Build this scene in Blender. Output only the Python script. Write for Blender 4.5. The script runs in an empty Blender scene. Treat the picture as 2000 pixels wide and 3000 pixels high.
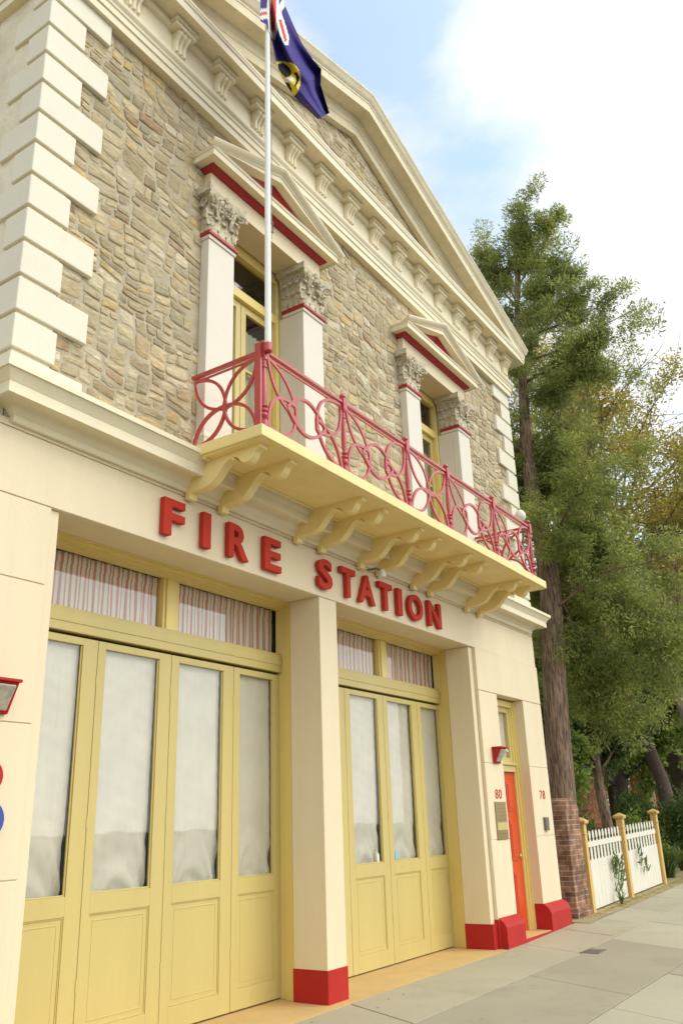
import bpy, math, random
import numpy as np
from mathutils import Vector, Matrix, noise as mnoise
random.seed(7); rng = np.random.default_rng(11)
R = math.radians
scene = bpy.context.scene
col = scene.collection

# ------------------------------------------------------------------ camera (calibrated from the photograph)
CF, YAW, PIT, ROL, CY, CZ = 2482.7, R(56.896), R(20.10), R(-1.932), -5.133, 1.6
_cy, _sy, _cp, _sp = math.cos(YAW), math.sin(YAW), math.cos(PIT), math.sin(PIT)
FWD = Vector((_sy*_cp, _cy*_cp, _sp)); _r0 = Vector((_cy, -_sy, 0)); _u0 = _r0.cross(FWD)
RT = math.cos(ROL)*_r0 + math.sin(ROL)*_u0
UP = -math.sin(ROL)*_r0 + math.cos(ROL)*_u0
CAM = Vector((0, CY, CZ))
def ray(u, v): return FWD + RT*((u-1000)/CF) - UP*((v-1500)/CF)
def hit(u, v, ax, val):
    d = ray(u, v); s = (val-CAM[ax])/d[ax]; return CAM + d*s
cam = bpy.data.cameras.new('camera'); co = bpy.data.objects.new('camera', cam); col.objects.link(co)
M = Matrix((RT, UP, -FWD)).transposed().to_4x4(); M.translation = CAM; co.matrix_world = M
cam.sensor_fit = 'VERTICAL'; cam.sensor_height = 36; cam.lens = CF/3000*36; cam.clip_end = 2000; cam.clip_start = .05
scene.camera = co

# ------------------------------------------------------------------ materials
def lin(c): return tuple(((x/255)/12.92 if x/255 <= .04045 else ((x/255+.055)/1.055)**2.4) for x in c)
MATS = {}
def nt(m):
    m.use_nodes = True; n = m.node_tree.nodes; l = m.node_tree.links
    return n, l, n['Principled BSDF']
def paint(name, base, rough=.5, var=.06, scale=3.0, bump=.15, bscale=40, dirt=0.0, dirtcol=(.25,.2,.13), metallic=0, streak=False, spec=.5, gum=False, furrow=False):
    m = bpy.data.materials.new(name); n, l, b = nt(m)
    tc = n.new('ShaderNodeTexCoord')
    mp = n.new('ShaderNodeMapping'); l.new(tc.outputs['Object'], mp.inputs[0])
    nz = n.new('ShaderNodeTexNoise'); nz.inputs['Scale'].default_value = scale; nz.inputs['Detail'].default_value = 8
    nz.inputs['Roughness'].default_value = .65
    if streak: mp.inputs['Scale'].default_value = (1, 1, .12)
    l.new(mp.outputs[0], nz.inputs['Vector'])
    r = n.new('ShaderNodeValToRGB'); r.color_ramp.elements[0].position = .3; r.color_ramp.elements[1].position = .7
    c0 = tuple(max(0, x*(1-var)) for x in base); c1 = tuple(min(1, x*(1+var*.7)) for x in base)
    r.color_ramp.elements[0].color = (*c0, 1); r.color_ramp.elements[1].color = (*c1, 1)
    l.new(nz.outputs['Fac'], r.inputs[0]); out = r.outputs[0]
    if dirt > 0:
        n2 = n.new('ShaderNodeTexNoise'); n2.inputs['Scale'].default_value = scale*4.3; n2.inputs['Detail'].default_value = 10; n2.inputs['Roughness'].default_value = .75
        l.new(mp.outputs[0] if streak else tc.outputs['Object'], n2.inputs['Vector'])
        r2 = n.new('ShaderNodeValToRGB'); r2.color_ramp.elements[0].position = .55; r2.color_ramp.elements[1].position = .78
        l.new(n2.outputs['Fac'], r2.inputs[0])
        mu = n.new('ShaderNodeMath'); mu.operation = 'MULTIPLY'; mu.inputs[1].default_value = dirt; l.new(r2.outputs[0], mu.inputs[0])
        mx = n.new('ShaderNodeMixRGB'); mx.inputs[2].default_value = (*dirtcol, 1); l.new(mu.outputs[0], mx.inputs[0]); l.new(out, mx.inputs[1]); out = mx.outputs[0]
    if gum:
        vo = n.new('ShaderNodeTexVoronoi'); vo.inputs['Scale'].default_value = 3.1; l.new(tc.outputs['Object'], vo.inputs['Vector'])
        cmp = n.new('ShaderNodeMapRange'); cmp.inputs['From Min'].default_value = .045; cmp.inputs['From Max'].default_value = .075; cmp.inputs['To Min'].default_value = .55; cmp.inputs['To Max'].default_value = 0; l.new(vo.outputs['Distance'], cmp.inputs['Value'])
        lo = n.new('ShaderNodeTexNoise'); lo.inputs['Scale'].default_value = .55; lo.inputs['Detail'].default_value = 7; lo.inputs['Roughness'].default_value = .7; l.new(tc.outputs['Object'], lo.inputs['Vector'])
        lr = n.new('ShaderNodeMapRange'); lr.inputs['From Min'].default_value = .48; lr.inputs['From Max'].default_value = .72; lr.inputs['To Min'].default_value = 0; lr.inputs['To Max'].default_value = .55; l.new(lo.outputs['Fac'], lr.inputs['Value'])
        mxx = n.new('ShaderNodeMath'); mxx.operation = 'MAXIMUM'; l.new(cmp.outputs[0], mxx.inputs[0]); l.new(lr.outputs[0], mxx.inputs[1])
        mg = n.new('ShaderNodeMixRGB'); mg.inputs[2].default_value = (*[x*.62 for x in base], 1); l.new(mxx.outputs[0], mg.inputs[0]); l.new(out, mg.inputs[1]); out = mg.outputs[0]
    if furrow:
        mf = n.new('ShaderNodeMapping'); mf.inputs['Scale'].default_value = (1,1,.10); l.new(tc.outputs['Object'], mf.inputs[0])
        vf = n.new('ShaderNodeTexNoise'); vf.inputs['Scale'].default_value = 38; vf.inputs['Detail'].default_value = 6; vf.inputs['Distortion'].default_value = .6; l.new(mf.outputs[0], vf.inputs['Vector'])
        rf = n.new('ShaderNodeValToRGB'); rf.color_ramp.elements[0].position = .40; rf.color_ramp.elements[1].position = .56; rf.color_ramp.elements[0].color = (.42,.38,.36,1); rf.color_ramp.elements[1].color = (1.05,1.03,1,1); l.new(vf.outputs['Fac'], rf.inputs[0])
        mq = n.new('ShaderNodeMixRGB'); mq.blend_type = 'MULTIPLY'; mq.inputs[0].default_value = 1; l.new(out, mq.inputs[1]); l.new(rf.outputs[0], mq.inputs[2]); out = mq.outputs[0]
    l.new(out, b.inputs['Base Color'])
    b.inputs['Roughness'].default_value = rough; b.inputs['Metallic'].default_value = metallic
    b.inputs['Specular IOR Level'].default_value = spec
    if bump > 0:
        n3 = n.new('ShaderNodeTexNoise'); n3.inputs['Scale'].default_value = bscale; n3.inputs['Detail'].default_value = 5
        l.new((mf.outputs[0] if furrow else tc.outputs['Object']), n3.inputs['Vector'])
        bp = n.new('ShaderNodeBump'); bp.inputs['Strength'].default_value = bump; bp.inputs['Distance'].default_value = .01
        l.new(n3.outputs['Fac'], bp.inputs['Height']); l.new(bp.outputs[0], b.inputs['Normal'])
    MATS[name] = m; return m
CREAM = (.74, .62, .42); YEL = (.57, .455, .165)
cream = paint('cream_paint', CREAM, .6, .07, 1.1, .15, 30, .34, (.56,.46,.31), streak=True)
cream2 = paint('cream_trim', (.80,.71,.50), .6, .07, 2.2, .2, 35, .30, (.42,.34,.21))
weath = paint('weathered_trim', (.74,.65,.45), .75, .12, 3, .4, 40, .65, (.30,.25,.16))
quoinm = paint('quoin_paint', (.72,.67,.53), .6, .04, 1.8, .15, 30, .18, (.52,.44,.32))
pilm = paint('pilaster_paint', (.69,.63,.53), .55, .04, 1.8, .12, 25, .10, (.55,.45,.3))
yellow = paint('yellow_paint', YEL, .42, .08, 1.4, .14, 25, .22, (.42,.32,.11), streak=True)
slabm = paint('balcony_paint', (.84,.67,.29), .5, .07, 2.2, .15, 25, .22, (.45,.33,.15))
frameyel = paint('yellow_frame_paint', (.76,.60,.20), .42, .06, 2, .1, 25, .1, (.45,.3,.08), streak=True)
red = paint('red_paint', (.42,.022,.018), .6, .10, 3, .12, 30, .15, (.28,.04,.03), spec=.2)
redsign = paint('red_letter_paint', (.50,.035,.018), .65, .12, 3, .1, 30, spec=.2)
railm = paint('red_railing_paint', (.46,.045,.045), .28, .12, 8, .1, 40, spec=.8)
redband = paint('dark_red_trim', (.38,.022,.018), .5, .08, 3, .1, 30)
doorred = paint('red_door_paint', (.60,.065,.014), .35, .06, 3, .08, 20)
mortar = paint('mortar', (.48,.415,.29), .95, .25, 6, .8, 60, .35, (.22,.18,.13))
render_ = paint('rough_render', (.74,.67,.51), .95, .16, 2.5, 1.0, 9, .6, (.32,.27,.19))
capm = paint('capital_stone', (.60,.53,.38), .9, .35, 14, 1.0, 30, 1.0, (.07,.06,.045))
apron = paint('ochre_concrete', (.58,.39,.155), .85, .14, 1.5, .3, 40, .35, (.42,.32,.2))
white_gl = paint('white_pole_paint', (.85,.83,.78), .65, .04, 3, .05)
brick_dark = None
brassm = paint('brass_plaque', (.36,.26,.10), .35, .12, 5, .1, 60, metallic=.7)
brassl = paint('brass_bright', (.60,.50,.18), .35, .08, 5, .1, 60, metallic=.4)
bluem = paint('blue_enamel', (.03,.07,.30), .3, .05, 5, .02)
greym = paint('grey_metal', (.16,.15,.13), .4, .1, 5, .05, metallic=.3)
lampw = paint('lamp_white', (.75,.72,.62), .3, .1, 9, .1)
olive = paint('olive_curtain', (.50,.49,.36), .95, .15, 3, .3, 200)
lensm = paint('frosted_lens', (.42,.39,.30), .35, .3, 14, .2, 30)
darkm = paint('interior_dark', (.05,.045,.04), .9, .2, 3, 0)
concrete = paint('pavement_concrete', (.415,.372,.262), .9, .16, 1.1, .5, 90, .5, (.27,.25,.19), gum=True)
concrete2 = paint('pavement_concrete_dark', (.35,.312,.222), .9, .18, 1.1, .5, 90, .5, (.19,.17,.13), gum=True)
concrete3 = paint('pavement_concrete_light', (.44,.40,.29), .9, .14, 1.1, .5, 90, .4, (.33,.31,.24), gum=True)
jointm = paint('pavement_joint', (.22,.20,.15), .95, .2, 10, .3)
asphalt = paint('asphalt', (.055,.055,.052), .9, .2, 4, .6, 80)
soil = paint('soil_leaf_litter', (.36,.29,.14), .95, .35, 5, .9, 25, .5, (.12,.08,.04))
fencew = paint('white_picket_paint', (.70,.66,.56), .6, .05, 3, .15, 30, .15, (.5,.45,.33))
postm = paint('ochre_post_paint', (.66,.42,.13), .5, .06, 3, .1, 30, .1, (.4,.25,.08))
barkm = paint('bark', (.28,.195,.135), .95, .45, 14, 1.0, 40, .6, (.07,.05,.035), streak=True, furrow=True)
barkd = paint('bark_dark', (.085,.06,.045), .95, .3, 9, .8, 22)
barkg = paint('bark_grey', (.26,.21,.15), .95, .3, 9, .6, 22)
roofm = paint('roof_iron', (.3,.28,.25), .6, .1, 3, .1)
orangebrick = paint('far_brick', (.46,.20,.11), .9, .2, 3, .3)
flagblue = paint('flag_blue', (.055,.04,.20), .75, .12, 5, .05, spec=.1)
flagred = paint('flag_red', (.55,.06,.05), .7, .05, 5, 0, spec=.1)
flagwhite = paint('flag_white', (.75,.72,.68), .7, .05, 5, 0, spec=.1)
flagyel = paint('flag_yellow', (.75,.58,.05), .7, .05, 5, 0, spec=.1)
flagblack = paint('flag_black', (.025,.022,.03), .7, .05, 5, 0, spec=.1)

def foliage(name, a, b, c=None):
    m = bpy.data.materials.new(name); n, l, bs = nt(m)
    g = n.new('ShaderNodeNewGeometry')
    r = n.new('ShaderNodeValToRGB'); r.color_ramp.elements[0].color = (*a, 1); r.color_ramp.elements[1].color = (*b, 1)
    if c:
        e = r.color_ramp.elements.new(.86); e.color = (*c, 1); r.color_ramp.elements[1].position = .75; r.color_ramp.elements[-1].position = 1
        r.color_ramp.elements[1].color = (*b, 1); r.color_ramp.elements[-1].color = (*c, 1)
    tc = n.new('ShaderNodeTexCoord'); nz = n.new('ShaderNodeTexNoise'); nz.inputs['Scale'].default_value = .9; nz.inputs['Detail'].default_value = 4
    l.new(tc.outputs['Object'], nz.inputs['Vector'])
    ad = n.new('ShaderNodeMath'); ad.operation = 'MULTIPLY_ADD'; ad.inputs[1].default_value = .55; l.new(g.outputs['Random Per Island'], ad.inputs[0])
    sc = n.new('ShaderNodeMath'); sc.operation = 'MULTIPLY_ADD'; sc.inputs[1].default_value = 1.3; sc.inputs[2].default_value = -.42; l.new(nz.outputs['Fac'], sc.inputs[0])
    l.new(sc.outputs[0], ad.inputs[2]); l.new(ad.outputs[0], r.inputs[0])
    l.new(r.outputs[0], bs.inputs['Base Color']); bs.inputs['Roughness'].default_value = .6
    tr = n.new('ShaderNodeBsdfTranslucent'); hs = n.new('ShaderNodeHueSaturation'); hs.inputs['Value'].default_value = 1.7; hs.inputs['Hue'].default_value = .485
    l.new(r.outputs[0], hs.inputs['Color']); l.new(hs.outputs[0], tr.inputs[0])
    mx = n.new('ShaderNodeMixShader'); mx.inputs[0].default_value = .55
    l.new(bs.outputs[0], mx.inputs[1]); l.new(tr.outputs[0], mx.inputs[2]); l.new(mx.outputs[0], n['Material Output'].inputs[0])
    return m
fol_con = foliage('conifer_needles', (.085,.125,.034), (.27,.31,.08), (.58,.56,.21))
fol_dark = foliage('broadleaf_dark', (.028,.055,.013), (.09,.14,.03), (.20,.26,.055))
fol_mid = foliage('broadleaf_mid', (.06,.11,.022), (.19,.26,.05), (.38,.42,.09))
fol_aut = foliage('autumn_leaves', (.16,.17,.035), (.36,.32,.07), (.60,.42,.07))
fol_grass = foliage('strap_leaves', (.03,.06,.015), (.12,.17,.04), (.3,.32,.1))

def brickmat(name, c1, c2, mcol, scale=1.0, bw=.23, rh=.076, darken=.0):
    m = bpy.data.materials.new(name); n, l, b = nt(m)
    tc = n.new('ShaderNodeTexCoord'); geo = n.new('ShaderNodeNewGeometry')
    sp = n.new('ShaderNodeSeparateXYZ'); l.new(tc.outputs['Object'], sp.inputs[0])
    ad = n.new('ShaderNodeMath'); ad.operation = 'ADD'; l.new(sp.outputs[0], ad.inputs[0]); l.new(sp.outputs[1], ad.inputs[1])
    cb = n.new('ShaderNodeCombineXYZ'); l.new(ad.outputs[0], cb.inputs[0]); l.new(sp.outputs[2], cb.inputs[1])
    br = n.new('ShaderNodeTexBrick'); br.inputs['Scale'].default_value = 1; br.inputs['Brick Width'].default_value = bw; br.inputs['Row Height'].default_value = rh
    br.inputs['Mortar Size'].default_value = .006; br.inputs['Mortar Smooth'].default_value = .3
    br.inputs['Color1'].default_value = (*c1, 1); br.inputs['Color2'].default_value = (*c2, 1); br.inputs['Mortar'].default_value = (*mcol, 1)
    l.new(cb.outputs[0], br.inputs['Vector'])
    nz = n.new('ShaderNodeTexNoise'); nz.inputs['Scale'].default_value = 5; nz.inputs['Detail'].default_value = 8; l.new(tc.outputs['Object'], nz.inputs['Vector'])
    r = n.new('ShaderNodeValToRGB'); r.color_ramp.elements[0].position = .42; r.color_ramp.elements[1].position = .62
    r.color_ramp.elements[0].color = (.35,.3,.26,1); r.color_ramp.elements[1].color = (1,1,1,1); l.new(nz.outputs['Fac'], r.inputs[0])
    mx = n.new('ShaderNodeMixRGB'); mx.blend_type = 'MULTIPLY'; mx.inputs[0].default_value = .8; l.new(br.outputs[0], mx.inputs[1]); l.new(r.outputs[0], mx.inputs[2])
    l.new(mx.outputs[0], b.inputs['Base Color']); b.inputs['Roughness'].default_value = .95
    bp = n.new('ShaderNodeBump'); bp.inputs['Strength'].default_value = .5; bp.inputs['Distance'].default_value = .01; bp.invert = True
    l.new(br.outputs['Fac'], bp.inputs['Height']); l.new(bp.outputs[0], b.inputs['Normal'])
    return m
brick = brickmat('red_brick', (.42,.21,.12), (.23,.12,.08), (.50,.41,.30))

def stonemat():
    m = bpy.data.materials.new('rubble_stone'); n, l, b = nt(m)
    geo = n.new('ShaderNodeNewGeometry'); tc = n.new('ShaderNodeTexCoord')
    r = n.new('ShaderNodeValToRGB'); r.color_ramp.interpolation = 'LINEAR'
    pal = [(0.0, (0.374, 0.31, 0.2)), (0.1, (0.462, 0.385, 0.25)), (0.22, (0.572, 0.482, 0.32)), (0.34, (0.495, 0.428, 0.28)), (0.44, (0.407, 0.364, 0.26)), (0.54, (0.605, 0.524, 0.36)), (0.66, (0.726, 0.663, 0.51)), (0.74, (0.638, 0.482, 0.23)), (0.82, (0.517, 0.449, 0.32)), (0.9, (0.682, 0.578, 0.38)), (0.96, (0.44, 0.31, 0.19)), (1.0, (0.363, 0.278, 0.2))]
    el = r.color_ramp.elements; el[0].position = 0; el[0].color = (*pal[0][1], 1); el[1].position = 1; el[1].color = (*pal[-1][1], 1)
    for p, c in pal[1:-1]: e = el.new(p); e.color = (*c, 1)
    l.new(geo.outputs['Random Per Island'], r.inputs[0])
    nz = n.new('ShaderNodeTexNoise'); nz.inputs['Scale'].default_value = 9; nz.inputs['Detail'].default_value = 8; nz.inputs['Roughness'].default_value = .7
    mp = n.new('ShaderNodeMapping'); mp.inputs['Scale'].default_value = (1,1,4.0); l.new(tc.outputs['Object'], mp.inputs[0]); l.new(mp.outputs[0], nz.inputs['Vector'])
    r2 = n.new('ShaderNodeValToRGB'); r2.color_ramp.elements[0].position = .33; r2.color_ramp.elements[1].position = .66
    r2.color_ramp.elements[0].color = (.58,.53,.44,1); r2.color_ramp.elements[1].color = (1.14,1.10,1.02,1); l.new(nz.outputs['Fac'], r2.inputs[0])
    mx = n.new('ShaderNodeMixRGB'); mx.blend_type = 'MULTIPLY'; mx.inputs[0].default_value = 1; l.new(r.outputs[0], mx.inputs[1]); l.new(r2.outputs[0], mx.inputs[2])
    # ochre iron staining
    n4 = n.new('ShaderNodeTexNoise'); n4.inputs['Scale'].default_value = 2.2; n4.inputs['Detail'].default_value = 6; l.new(tc.outputs['Object'], n4.inputs['Vector'])
    r4 = n.new('ShaderNodeValToRGB'); r4.color_ramp.elements[0].position = .5; r4.color_ramp.elements[1].position = .75; r4.color_ramp.elements[1].color = (.55,.55,.55,1); l.new(n4.outputs['Fac'], r4.inputs[0])
    m4 = n.new('ShaderNodeMixRGB'); m4.inputs[2].default_value = (.52,.42,.24,1); l.new(r4.outputs[0], m4.inputs[0]); l.new(mx.outputs[0], m4.inputs[1])
    l.new(m4.outputs[0], b.inputs['Base Color']); b.inputs['Roughness'].default_value = .92
    n3 = n.new('ShaderNodeTexNoise'); n3.inputs['Scale'].default_value = 22; n3.inputs['Detail'].default_value = 8; l.new(mp.outputs[0], n3.inputs['Vector'])
    bp = n.new('ShaderNodeBump'); bp.inputs['Strength'].default_value = .8; bp.inputs['Distance'].default_value = .014; l.new(n3.outputs['Fac'], bp.inputs['Height']); l.new(bp.outputs[0], b.inputs['Normal'])
    return m
stonem = stonemat()

def glassmat():
    m = bpy.data.materials.new('window_glass'); n, l, b = nt(m); n.remove(b)
    t = n.new('ShaderNodeBsdfTransparent'); t.inputs[0].default_value = (.96,.96,.94,1)
    g = n.new('ShaderNodeBsdfGlossy'); g.inputs['Roughness'].default_value = .015
    lw = n.new('ShaderNodeLayerWeight'); lw.inputs['Blend'].default_value = .5
    pw = n.new('ShaderNodeMath'); pw.operation = 'POWER'; pw.inputs[1].default_value = 5; l.new(lw.outputs['Facing'], pw.inputs[0])
    fr = n.new('ShaderNodeMath'); fr.operation = 'MULTIPLY_ADD'; fr.inputs[1].default_value = .90; fr.inputs[2].default_value = .07; l.new(pw.outputs[0], fr.inputs[0])
    tc = n.new('ShaderNodeTexCoord'); nz = n.new('ShaderNodeTexNoise'); nz.inputs['Scale'].default_value = 2.5; l.new(tc.outputs['Object'], nz.inputs['Vector'])
    bp = n.new('ShaderNodeBump'); bp.inputs['Strength'].default_value = .07; bp.inputs['Distance'].default_value = .01
    l.new(nz.outputs['Fac'], bp.inputs['Height']); l.new(bp.outputs[0], g.inputs['Normal'])
    mx = n.new('ShaderNodeMixShader'); l.new(fr.outputs[0], mx.inputs[0]); l.new(t.outputs[0], mx.inputs[1]); l.new(g.outputs[0], mx.inputs[2])
    l.new(mx.outputs[0], n['Material Output'].inputs[0]); return m
glass = glassmat()
def stripemat():
    m = bpy.data.materials.new('striped_curtain'); n, l, b = nt(m)
    uv = n.new('ShaderNodeUVMap'); sp = n.new('ShaderNodeSeparateXYZ'); l.new(uv.outputs[0], sp.inputs[0])
    mu = n.new('ShaderNodeMath'); mu.operation = 'FRACT'; l.new(sp.outputs[0], mu.inputs[0])
    r = n.new('ShaderNodeValToRGB'); e = r.color_ramp.elements
    e[0].position = .0; e[0].color = (.85,.83,.74,1); e[1].position = .50; e[1].color = (.85,.83,.74,1)
    a = e.new(.54); a.color = (.66,.24,.21,1); a = e.new(.92); a.color = (.66,.24,.21,1); a = e.new(.97); a.color = (.85,.83,.74,1)
    l.new(mu.outputs[0], r.inputs[0]); l.new(r.outputs[0], b.inputs['Base Color']); b.inputs['Roughness'].default_value = .9
    tr = n.new('ShaderNodeBsdfTranslucent'); l.new(r.outputs[0], tr.inputs[0]); mx = n.new('ShaderNodeMixShader'); mx.inputs[0].default_value = .05
    l.new(b.outputs[0], mx.inputs[1]); l.new(tr.outputs[0], mx.inputs[2]); l.new(mx.outputs[0], n['Material Output'].inputs[0])
    return m
stripe = stripemat()
net = paint('net_curtain', (.73,.69,.61), .95, .10, 2.5, .3, 260, .1, (.45,.45,.38))

# ------------------------------------------------------------------ mesh helpers
class MB:
    def __init__(s): s.v = []; s.f = []; s.m = []; s.uv = None
    def face(s, idx, mi=0): s.f.append(tuple(idx)); s.m.append(mi)
    def box(s, x0, x1, y0, y1, z0, z1, mi=0):
        b = len(s.v)
        s.v += [(x0,y0,z0),(x1,y0,z0),(x1,y1,z0),(x0,y1,z0),(x0,y0,z1),(x1,y0,z1),(x1,y1,z1),(x0,y1,z1)]
        for q in ((0,3,2,1),(4,5,6,7),(0,1,5,4),(1,2,6,5),(2,3,7,6),(3,0,4,7)): s.face([b+i for i in q], mi)
        return s
    def stations(s, rings, mi=0, cap=True, close=True):
        """rings: list of lists of points, joined in order"""
        b = len(s.v); n = len(rings[0])
        for r in rings: s.v += [tuple(p) for p in r]
        for k in range(len(rings)-1):
            for i in range(n if close else n-1):
                j = (i+1) % n; a = b+k*n; c = b+(k+1)*n
                s.face((a+i, a+j, c+j, c+i), mi)
        if cap and close:
            s.face([b+i for i in range(n)][::-1], mi); s.face([b+(len(rings)-1)*n+i for i in range(n)], mi)
        return s
    def prism_x(s, prof, x0, x1, mi=0):   # prof: (y,z)
        return s.stations([[(x0,y,z) for y,z in prof],[(x1,y,z) for y,z in prof]], mi)
    def prism_y(s, prof, y0, y1, mi=0):   # prof: (x,z)
        return s.stations([[(x,y0,z) for x,z in prof],[(x,y1,z) for x,z in prof]], mi)
    def prism_z(s, prof, z0, z1, mi=0):   # prof: (x,y)
        return s.stations([[(x,y,z0) for x,y in prof],[(x,y,z1) for x,y in prof]], mi)
    def tube(s, pts, rad, n=8, mi=0, cap=True):
        pts = [Vector(p) for p in pts]
        if not hasattr(rad, '__len__'): rad = [rad]*len(pts)
        rings = []; ref = None
        for i, p in enumerate(pts):
            t = (pts[min(i+1, len(pts)-1)]-pts[max(i-1, 0)]).normalized()
            if ref is None: ref = Vector((0,0,1)) if abs(t.z) < .9 else Vector((1,0,0))
            a = t.cross(ref).normalized(); b = t.cross(a).normalized(); ref = a.cross(t) if False else ref
            rings.append([p + a*math.cos(2*math.pi*k/n)*rad[i] + b*math.sin(2*math.pi*k/n)*rad[i] for k in range(n)])
        return s.stations(rings, mi, cap)
    def flatbar(s, pts, w, t, nrm, mi=0):
        """bar of rectangular section following pts, width w in the plane, thickness t along nrm"""
        pts = [Vector(p) for p in pts]; nrm = Vector(nrm); rings = []
        for i, p in enumerate(pts):
            d = (pts[min(i+1, len(pts)-1)]-pts[max(i-1, 0)]).normalized(); a = d.cross(nrm).normalized()*w/2; b = nrm*t/2
            rings.append([p-a-b, p+a-b, p+a+b, p-a+b])
        return s.stations(rings, mi)
    def lathe(s, cx, cy, prof, n=16, mi=0):   # prof (r,z)
        return s.stations([[(cx+r*math.cos(2*math.pi*k/n), cy+r*math.sin(2*math.pi*k/n), z) for k in range(n)] for r, z in prof], mi)
WL = {}
def tag(o, label=None, cat=None, group=None, kind=None):
    if label: o['label'] = label
    if cat: o['category'] = cat
    if group: o['group'] = group
    if kind: o['kind'] = kind
    return o
def mk(name, mb, mats, parent=None, origin=None, bevel=0, smooth=False, seg=2, ang=35):
    if not isinstance(mats, (list, tuple)): mats = [mats]
    me = bpy.data.meshes.new(name)
    V = np.array(mb.v, dtype=float)
    if origin is None: origin = tuple(WL[parent]) if parent else (0,0,0)
    me.from_pydata((V-np.array(origin)).tolist(), [], mb.f)
    for m in mats: me.materials.append(m)
    me.polygons.foreach_set('material_index', mb.m)
    if mb.uv is not None:
        uvl = me.uv_layers.new(name='UVMap')
        for li, lp in enumerate(me.loops): uvl.data[li].uv = mb.uv[lp.vertex_index]
    o = bpy.data.objects.new(name, me); col.objects.link(o); WL[o] = Vector(origin)
    if parent: o.parent = parent; o.location = Vector(origin)-WL[parent]
    else: o.location = origin
    if smooth:
        me.polygons.foreach_set('use_smooth', [True]*len(me.polygons))
        if smooth != 'all':
            try: me.set_sharp_from_angle(angle=R(ang))
            except Exception: pass
    if bevel:
        b = o.modifiers.new('bevel', 'BEVEL'); b.width = bevel; b.segments = seg; b.limit_method = 'ANGLE'; b.angle_limit = R(40)
    me.update(); return o
def empty(name, loc, label, cat, group=None, parent=None):
    o = bpy.data.objects.new(name, None); col.objects.link(o); o.location = loc; WL[o] = Vector(loc); o.empty_display_size = .2
    return tag(o, label, cat, group)
def dup(o, delta, parent=None, top=True):
    c = o.copy(); col.objects.link(c)
    WL[c] = WL[o]+Vector(delta)
    if parent: c.parent = parent
    if top: c.location = o.location+Vector(delta)
    for ch in [x for x in list(o.children)]:
        k = dup(ch, (0,0,0), c, False); WL[k] = WL[ch]+Vector(delta)
    return c
def sweep(mb, prof, xl, xr, yb, mi=0):
    """moulding profile (projection, z) wrapped round the front and both ends"""
    n = len(prof); b = len(mb.v)
    for st in range(4):
        for p, z in prof:
            mb.v.append([(xl-p, yb, z), (xl-p, -p, z), (xr+p, -p, z), (xr+p, yb, z)][st])
    for st in range(3):
        for i in range(n-1):
            a = b+st*n+i; c = b+(st+1)*n+i
            mb.face((a, c, c+1, a+1), mi)
    mb.face([b+i for i in range(n)], mi); mb.face([b+3*n+i for i in range(n)][::-1], mi)
    return mb

# ------------------------------------------------------------------ ground
def gz(x): return max(0.0, .024*(x-11.5))
mb = MB()
xs = [-60,-20,0,5,11.5,14,20,30,60,120]; ys = [-400,-60,-4.6]
mb.v += [(-400,-400,-.17),(600,-400,-.17),(600,-4.55,-.17),(-400,-4.55,-.17)]; mb.face((0,1,2,3))
mk('road', mb, asphalt); o = bpy.context.scene.objects['road']; tag(o, 'grey asphalt street beyond the pavement', None, kind='structure')
mb = MB(); pts = [-400,11.5,60,600]
prof = [(x, gz(x)-.03 if x < 60 else gz(60)-.03) for x in pts]
for (x, z) in prof: mb.v += [(x,-4.4,z),(x,400,z)]
for i in range(len(prof)-1): mb.face((2*i,2*i+2,2*i+3,2*i+1))
tag(mk('ground', mb, soil), 'earth and leaf litter behind the fence line', None, kind='structure')
# kerb
mb = MB()
for i in range(len(prof)-1):
    (x0,z0),(x1,z1) = prof[i],prof[i+1]
    mb.stations([[(x0,-4.55,-.2),(x0,-4.4,-.2),(x0,-4.4,z0+.03),(x0,-4.55,z0+.03)],[(x1,-4.55,-.2),(x1,-4.4,-.2),(x1,-4.4,z1+.03),(x1,-4.55,z1+.03)]])
tag(mk('kerb', mb, concrete3), 'pale concrete kerb at the street edge', None, kind='structure')
# footpath slabs
mb = MB()
def slab(x0, x1, y0, y1, mi, dz=0.0):
    g = .006; sk = .5
    def P(x, y, z): X = x + y*sk; return (X, y, gz(X)+z)
    n = max(1, int((x1-x0)/1.0)); xs = [x0+g+(x1-x0-2*g)*i/n for i in range(n+1)]
    jz = rng.uniform(-.002,.002)+dz
    rings = [[P(x,y0+g,-.06),P(x,y1-g,-.06),P(x,y1-g,jz-.003),P(x,y1-g-.006,jz),P(x,y0+g+.006,jz),P(x,y0+g,jz-.003)] for x in xs]
    mb.stations(rings, mi)
rows = [(-1.08,-.12,2.1,7.5-2.1*4,[0,0,0]),(-2.35,-1.08,2.9,3.4-2.9*2,[1,1,1,0]),(-3.4,-2.35,1.9,2.0,[0,1,2]),(-4.4,-3.4,1.9,1.2,[1,0,2])]
for (y0,y1,w,x,ms) in rows:
    x -= 2
    while x < 34:
        ww = w*(1 if x > -5 else 1)
        if x > 11.0: ww = w*rng.uniform(.55,.8)
        mi = ms[int(rng.integers(len(ms)))]
        if x > 11.5: mi = int(rng.choice([0,0,2] if y1 > -1.2 else [0,0,1,2]))
        slab(x, x+ww, y0, (y1 if x < 13.9 or y1 < -1 else -.34), mi); x += ww
mb.v += []
tag(mk('footpath', mb, [concrete, concrete2, concrete3]), 'grey concrete slab pavement along the front', None, kind='structure')
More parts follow.
